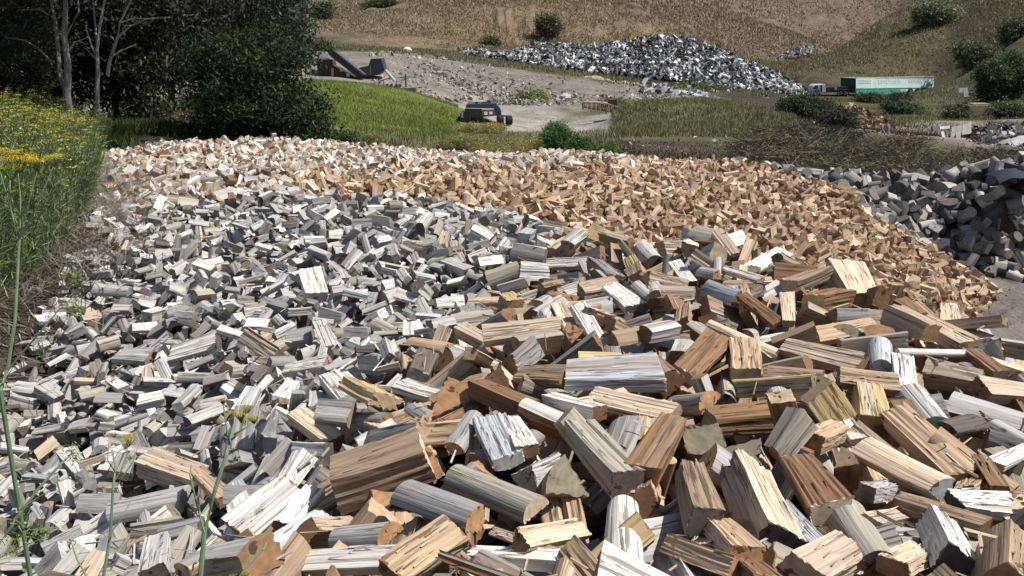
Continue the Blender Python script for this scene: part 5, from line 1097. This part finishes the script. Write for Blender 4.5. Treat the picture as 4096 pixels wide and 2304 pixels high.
# pale slabs leaning together
Y = 50
for (c, lab, col) in (([(3798,574),(3806,508),(3848,500),(3838,570)], 'large pale concrete slab standing upright left of its twin', (.48,.44,.38)), ([(3847,540),(3849,500),(3885,489),(3883,535)], 'tall pale concrete slab tilted behind its twin', (.46,.42,.36)),
    ([(3760,528),(3772,526),(3786,572),(3774,577)], 'narrow pale plank leaning beside the slabs', (.5,.46,.4)), ([(3756,506),(3798,503),(3796,514),(3758,517)], 'white flat sheet behind the pale slabs', (.72,.72,.70)), ([(3728,505),(3756,503),(3756,526),(3729,528)], 'grey panel left of the white sheet', (.16,.17,.18))):
    dy = 1.2 if 'behind' in lab or 'grey panel' in lab else 0; b = tuple(P(c[0][0], c[0][1], Y+dy)); o_ = Acc(); o_.plate([P(x_, y_, Y+dy+(.35 if i_ in (1, 2) else 0))-np.array(b) for i_, (x_, y_) in enumerate(c)], .10, col); o = o_.build('leaning_slab' if 'slab' in lab.split(' left')[0] else 'panel', M_STONE); o.location = b; tag(o, lab, 'slab')
b = tuple(P(3545, 545, 56)); o_ = Acc(); o_.tube([(0,0,-.1),(0,0,.35),(0,0,.62),(0,0,.78)], [.17,.17,.15,.08], 12, (.20,.23,.27)); o = o_.build('blue_drum', M_METAL); o.location = b; tag(o, 'narrow blue-grey drum standing right of the orange timber pile', 'drum')
b = tuple(P(3905, 450, 80)); o_ = Acc(); o_.box((0,0,.2), (1.9,1.2,.9), (.36,.31,.20)); o_.box((.15,.1,.68), (1.5,1.1,.25), (.38,.33,.22)); o = o_.build('concrete_block', M_STONE); o.location = b; tag(o, 'khaki concrete block in the gap left of the dark right-hand tree', 'block')
b = tuple(P(3025, 448, 78)); e = empty('red_wheelbarrow', b, 'overturned red wheelbarrow left of the white bench', 'wheelbarrow'); a = Acc()
a.plate([(-.35,0,.28),(.05,0,.30),(.05,.5,.26),(-.35,.5,.24)], .06, (.42,.05,.04)); a.plate([(.02,0,.30),(.42,0,.02),(.42,.5,0),(.02,.5,.27)], .06, (.5,.07,.05)); a.build('tray', M_METAL, e); a = Acc(); a.tube([(-.1,.2,-.25),(-.1,.25,-.18)], .18, 12, (.03,.03,.03)); a.build('wheel', M_RUST, e)
a = Acc(); a.tube([(-.25,.1,.2),(-.12,.15,-.2)], .025, 5, (.1,.05,.05)); a.tube([(.1,.1,.2),(-.05,.15,-.2)], .025, 5, (.1,.05,.05)); a.build('frame', M_METAL, e)
b = tuple(P(3112, 480, 74)); e = empty('white_bench', b, 'low white bench left of the dark round shrub', 'bench'); a = Acc(); a.box((0,0,.18), (1.1,.6,.14), (.75,.75,.74)); a.box((.1,.25,.33), (.8,.2,.16), (.72,.72,.7)); a.build('seat', M_METAL, e)
for x_ in (-.5, .5): a = Acc(); a.box((x_,0,-.08), (.1,.5,.4), (.72,.72,.7)); a.build('leg', M_METAL, e)
for (c, lab) in (([(3066,428),(3074,425),(3100,455),(3090,462)], 'long pinkish board leaning above the white bench'), ([(3090,430),(3118,426),(3132,456),(3106,464)], 'broad pinkish board leaning above the white bench')):
    b = tuple(P(c[0][0], c[0][1], 76)); o_ = Acc(); o_.plate([P(x_, y_, 76+(.6 if i_ < 2 else 0))-np.array(b) for i_, (x_, y_) in enumerate(c)], .08, (.42,.33,.28)); o = o_.build('leaning_board', M_WOODF); o.location = b; tag(o, lab, 'board')
# brush pile of dead branches, maroon scrap, pale sheet, dark tarp
rng = np.random.RandomState(6)
def twigs(n, x0, x1, Y0, Y1, hmax, L0, L1, r, cols, fol=0, fcol=None):
    a = Acc(); px = rng.uniform(x0, x1, n); Yq = rng.uniform(Y0, Y1, n); x = ray(px, 600)[0]*Yq; hh = smooth_noise(x, Yq, 17, 2.2)*hmax; z = TZ(x, Yq)+rng.rand(n)*hh
    d = rng.randn(n, 3)*np.array([1, .7, .35]); d = d/np.linalg.norm(d, axis=1)[:, None]*rng.uniform(L0, L1, n)[:, None]; p0 = np.stack([x, Yq, z], -1); p1 = p0+d; w_ = np.array([0, 0, 1.])*r*rng.uniform(.5, 1.6, n)[:, None]; k = np.array([0, r, 0])
    V = np.stack([p0-w_, p0+w_, p0+k, p1-w_*.4, p1+w_*.4, p1+k*.4], 1).reshape(-1, 3); o = np.arange(n)[:, None]*6; Q = np.r_[o+[0,1,4,3], o+[1,2,5,4], o+[2,0,3,5]]; c = np.array(cols)[rng.randint(len(cols), size=n)]
    a.add(V, Q, tq=np.r_[c, c, c])
    if fol:
        i_ = rng.randint(n, size=fol); V, Q, c = leaf_quads(p0[i_]+rng.randn(fol, 3)*.18, .09, rng, fcol); a.add(V, Q, tq=c)
    return a
a = twigs(6500, 2980, 3680, 33.5, 44, 1.1, .3, 1.3, .018, [(.2,.15,.11),(.12,.09,.07),(.36,.30,.23),(.24,.2,.14)], 13000, [(.11,.13,.05),(.17,.13,.08),(.13,.15,.06),(.07,.06,.04),(.2,.17,.10)])
a2 = twigs(4200, 3600, 4200, 31.5, 38.5, .6, .3, 1.2, .016, [(.2,.15,.11),(.12,.09,.07),(.36,.30,.23),(.24,.2,.14)], 11000, [(.11,.13,.05),(.17,.13,.08),(.13,.15,.06),(.07,.06,.04),(.2,.17,.10)])
for V_, Q_, t_ in zip(a2.V, a2.Q, a2.qt): pass
off = 0
for V_, Q_, t_ in zip(a2.V, a2.Q, a2.qt): a.add(V_, Q_-off, tq=t_); off += len(V_)
tag(a.build('brush_pile', M_LEAF), 'tangled pile of cut branches and drying leaves behind the log rounds', 'brush', kind='stuff')
a = twigs(1500, 3130, 3420, 44, 48, .9, .4, 1.4, .02, [(.09,.07,.06),(.14,.11,.09),(.22,.19,.15)], 5000, [(.045,.038,.03),(.06,.055,.04)])
tag(a.build('dead_brush', M_LEAF), 'dark heap of dead twigs under the orange timber pile', 'brush', kind='stuff')
heap('mixed_debris', [(3900,520),(3960,500),(4020,498),(4096,505),(4180,500)], [(3900,590),(3980,600),(4050,600),(4180,600)], 45, 52, 1100, .05, .5, [(.14,.12,.11),(.22,.21,.2),(.4,.39,.37),(.07,.06,.06),(.09,.03,.04),(.17,.14,.115)], (.12,.10,.09), 'mixed building debris at the right edge beside the pale slabs', 'debris', M_SCRAP, .6)
b = P(4085, 605, 42); a = Acc(); g_ = np.stack(np.meshgrid(np.linspace(-.9, 1.6, 14), np.linspace(-.7, .9, 10)), -1).reshape(-1, 2); zz = .5*np.exp(-(g_**2).sum(1))+.3*smooth_noise(g_[:, 0], g_[:, 1], 4, .35); V = np.c_[g_, zz]; V = np.r_[V, V-np.array([0, 0, .03])]
i = np.arange(9)[:, None]; j = np.arange(13)[None]; Q = np.stack([i*14+j, i*14+j+1, (i+1)*14+j+1, (i+1)*14+j], -1).reshape(-1, 4); a.add(V, np.r_[Q, Q[:, ::-1]+140], tq=np.tile((.38,.38,.39), (len(Q)*2, 1))); o = a.build('plastic_sheet', M_CLOTH, smooth=True); o.location = b; tag(o, 'crumpled whitish plastic sheet at the right edge above the log rounds', 'sheet')
b = P(4040, 728, 23.6); a = Acc(); g_ = np.stack(np.meshgrid(np.linspace(-.55, .7, 14), np.linspace(-.5, .6, 10)), -1).reshape(-1, 2); zz = .30-.55*(g_[:, 0]**2+g_[:, 1]**2)+.08*smooth_noise(g_[:, 0], g_[:, 1], 4, .3); V = np.c_[g_, zz]; V = np.r_[V, V-np.array([0, 0, .02])]
a.add(V, np.r_[Q, Q[:, ::-1]+140], tq=np.tile((.018,.024,.04), (len(Q)*2, 1))); o = a.build('tarpaulin', M_CLOTH, smooth=True); o.location = b; tag(o, 'dark navy tarpaulin draped over the log rounds at the right edge', 'tarpaulin')
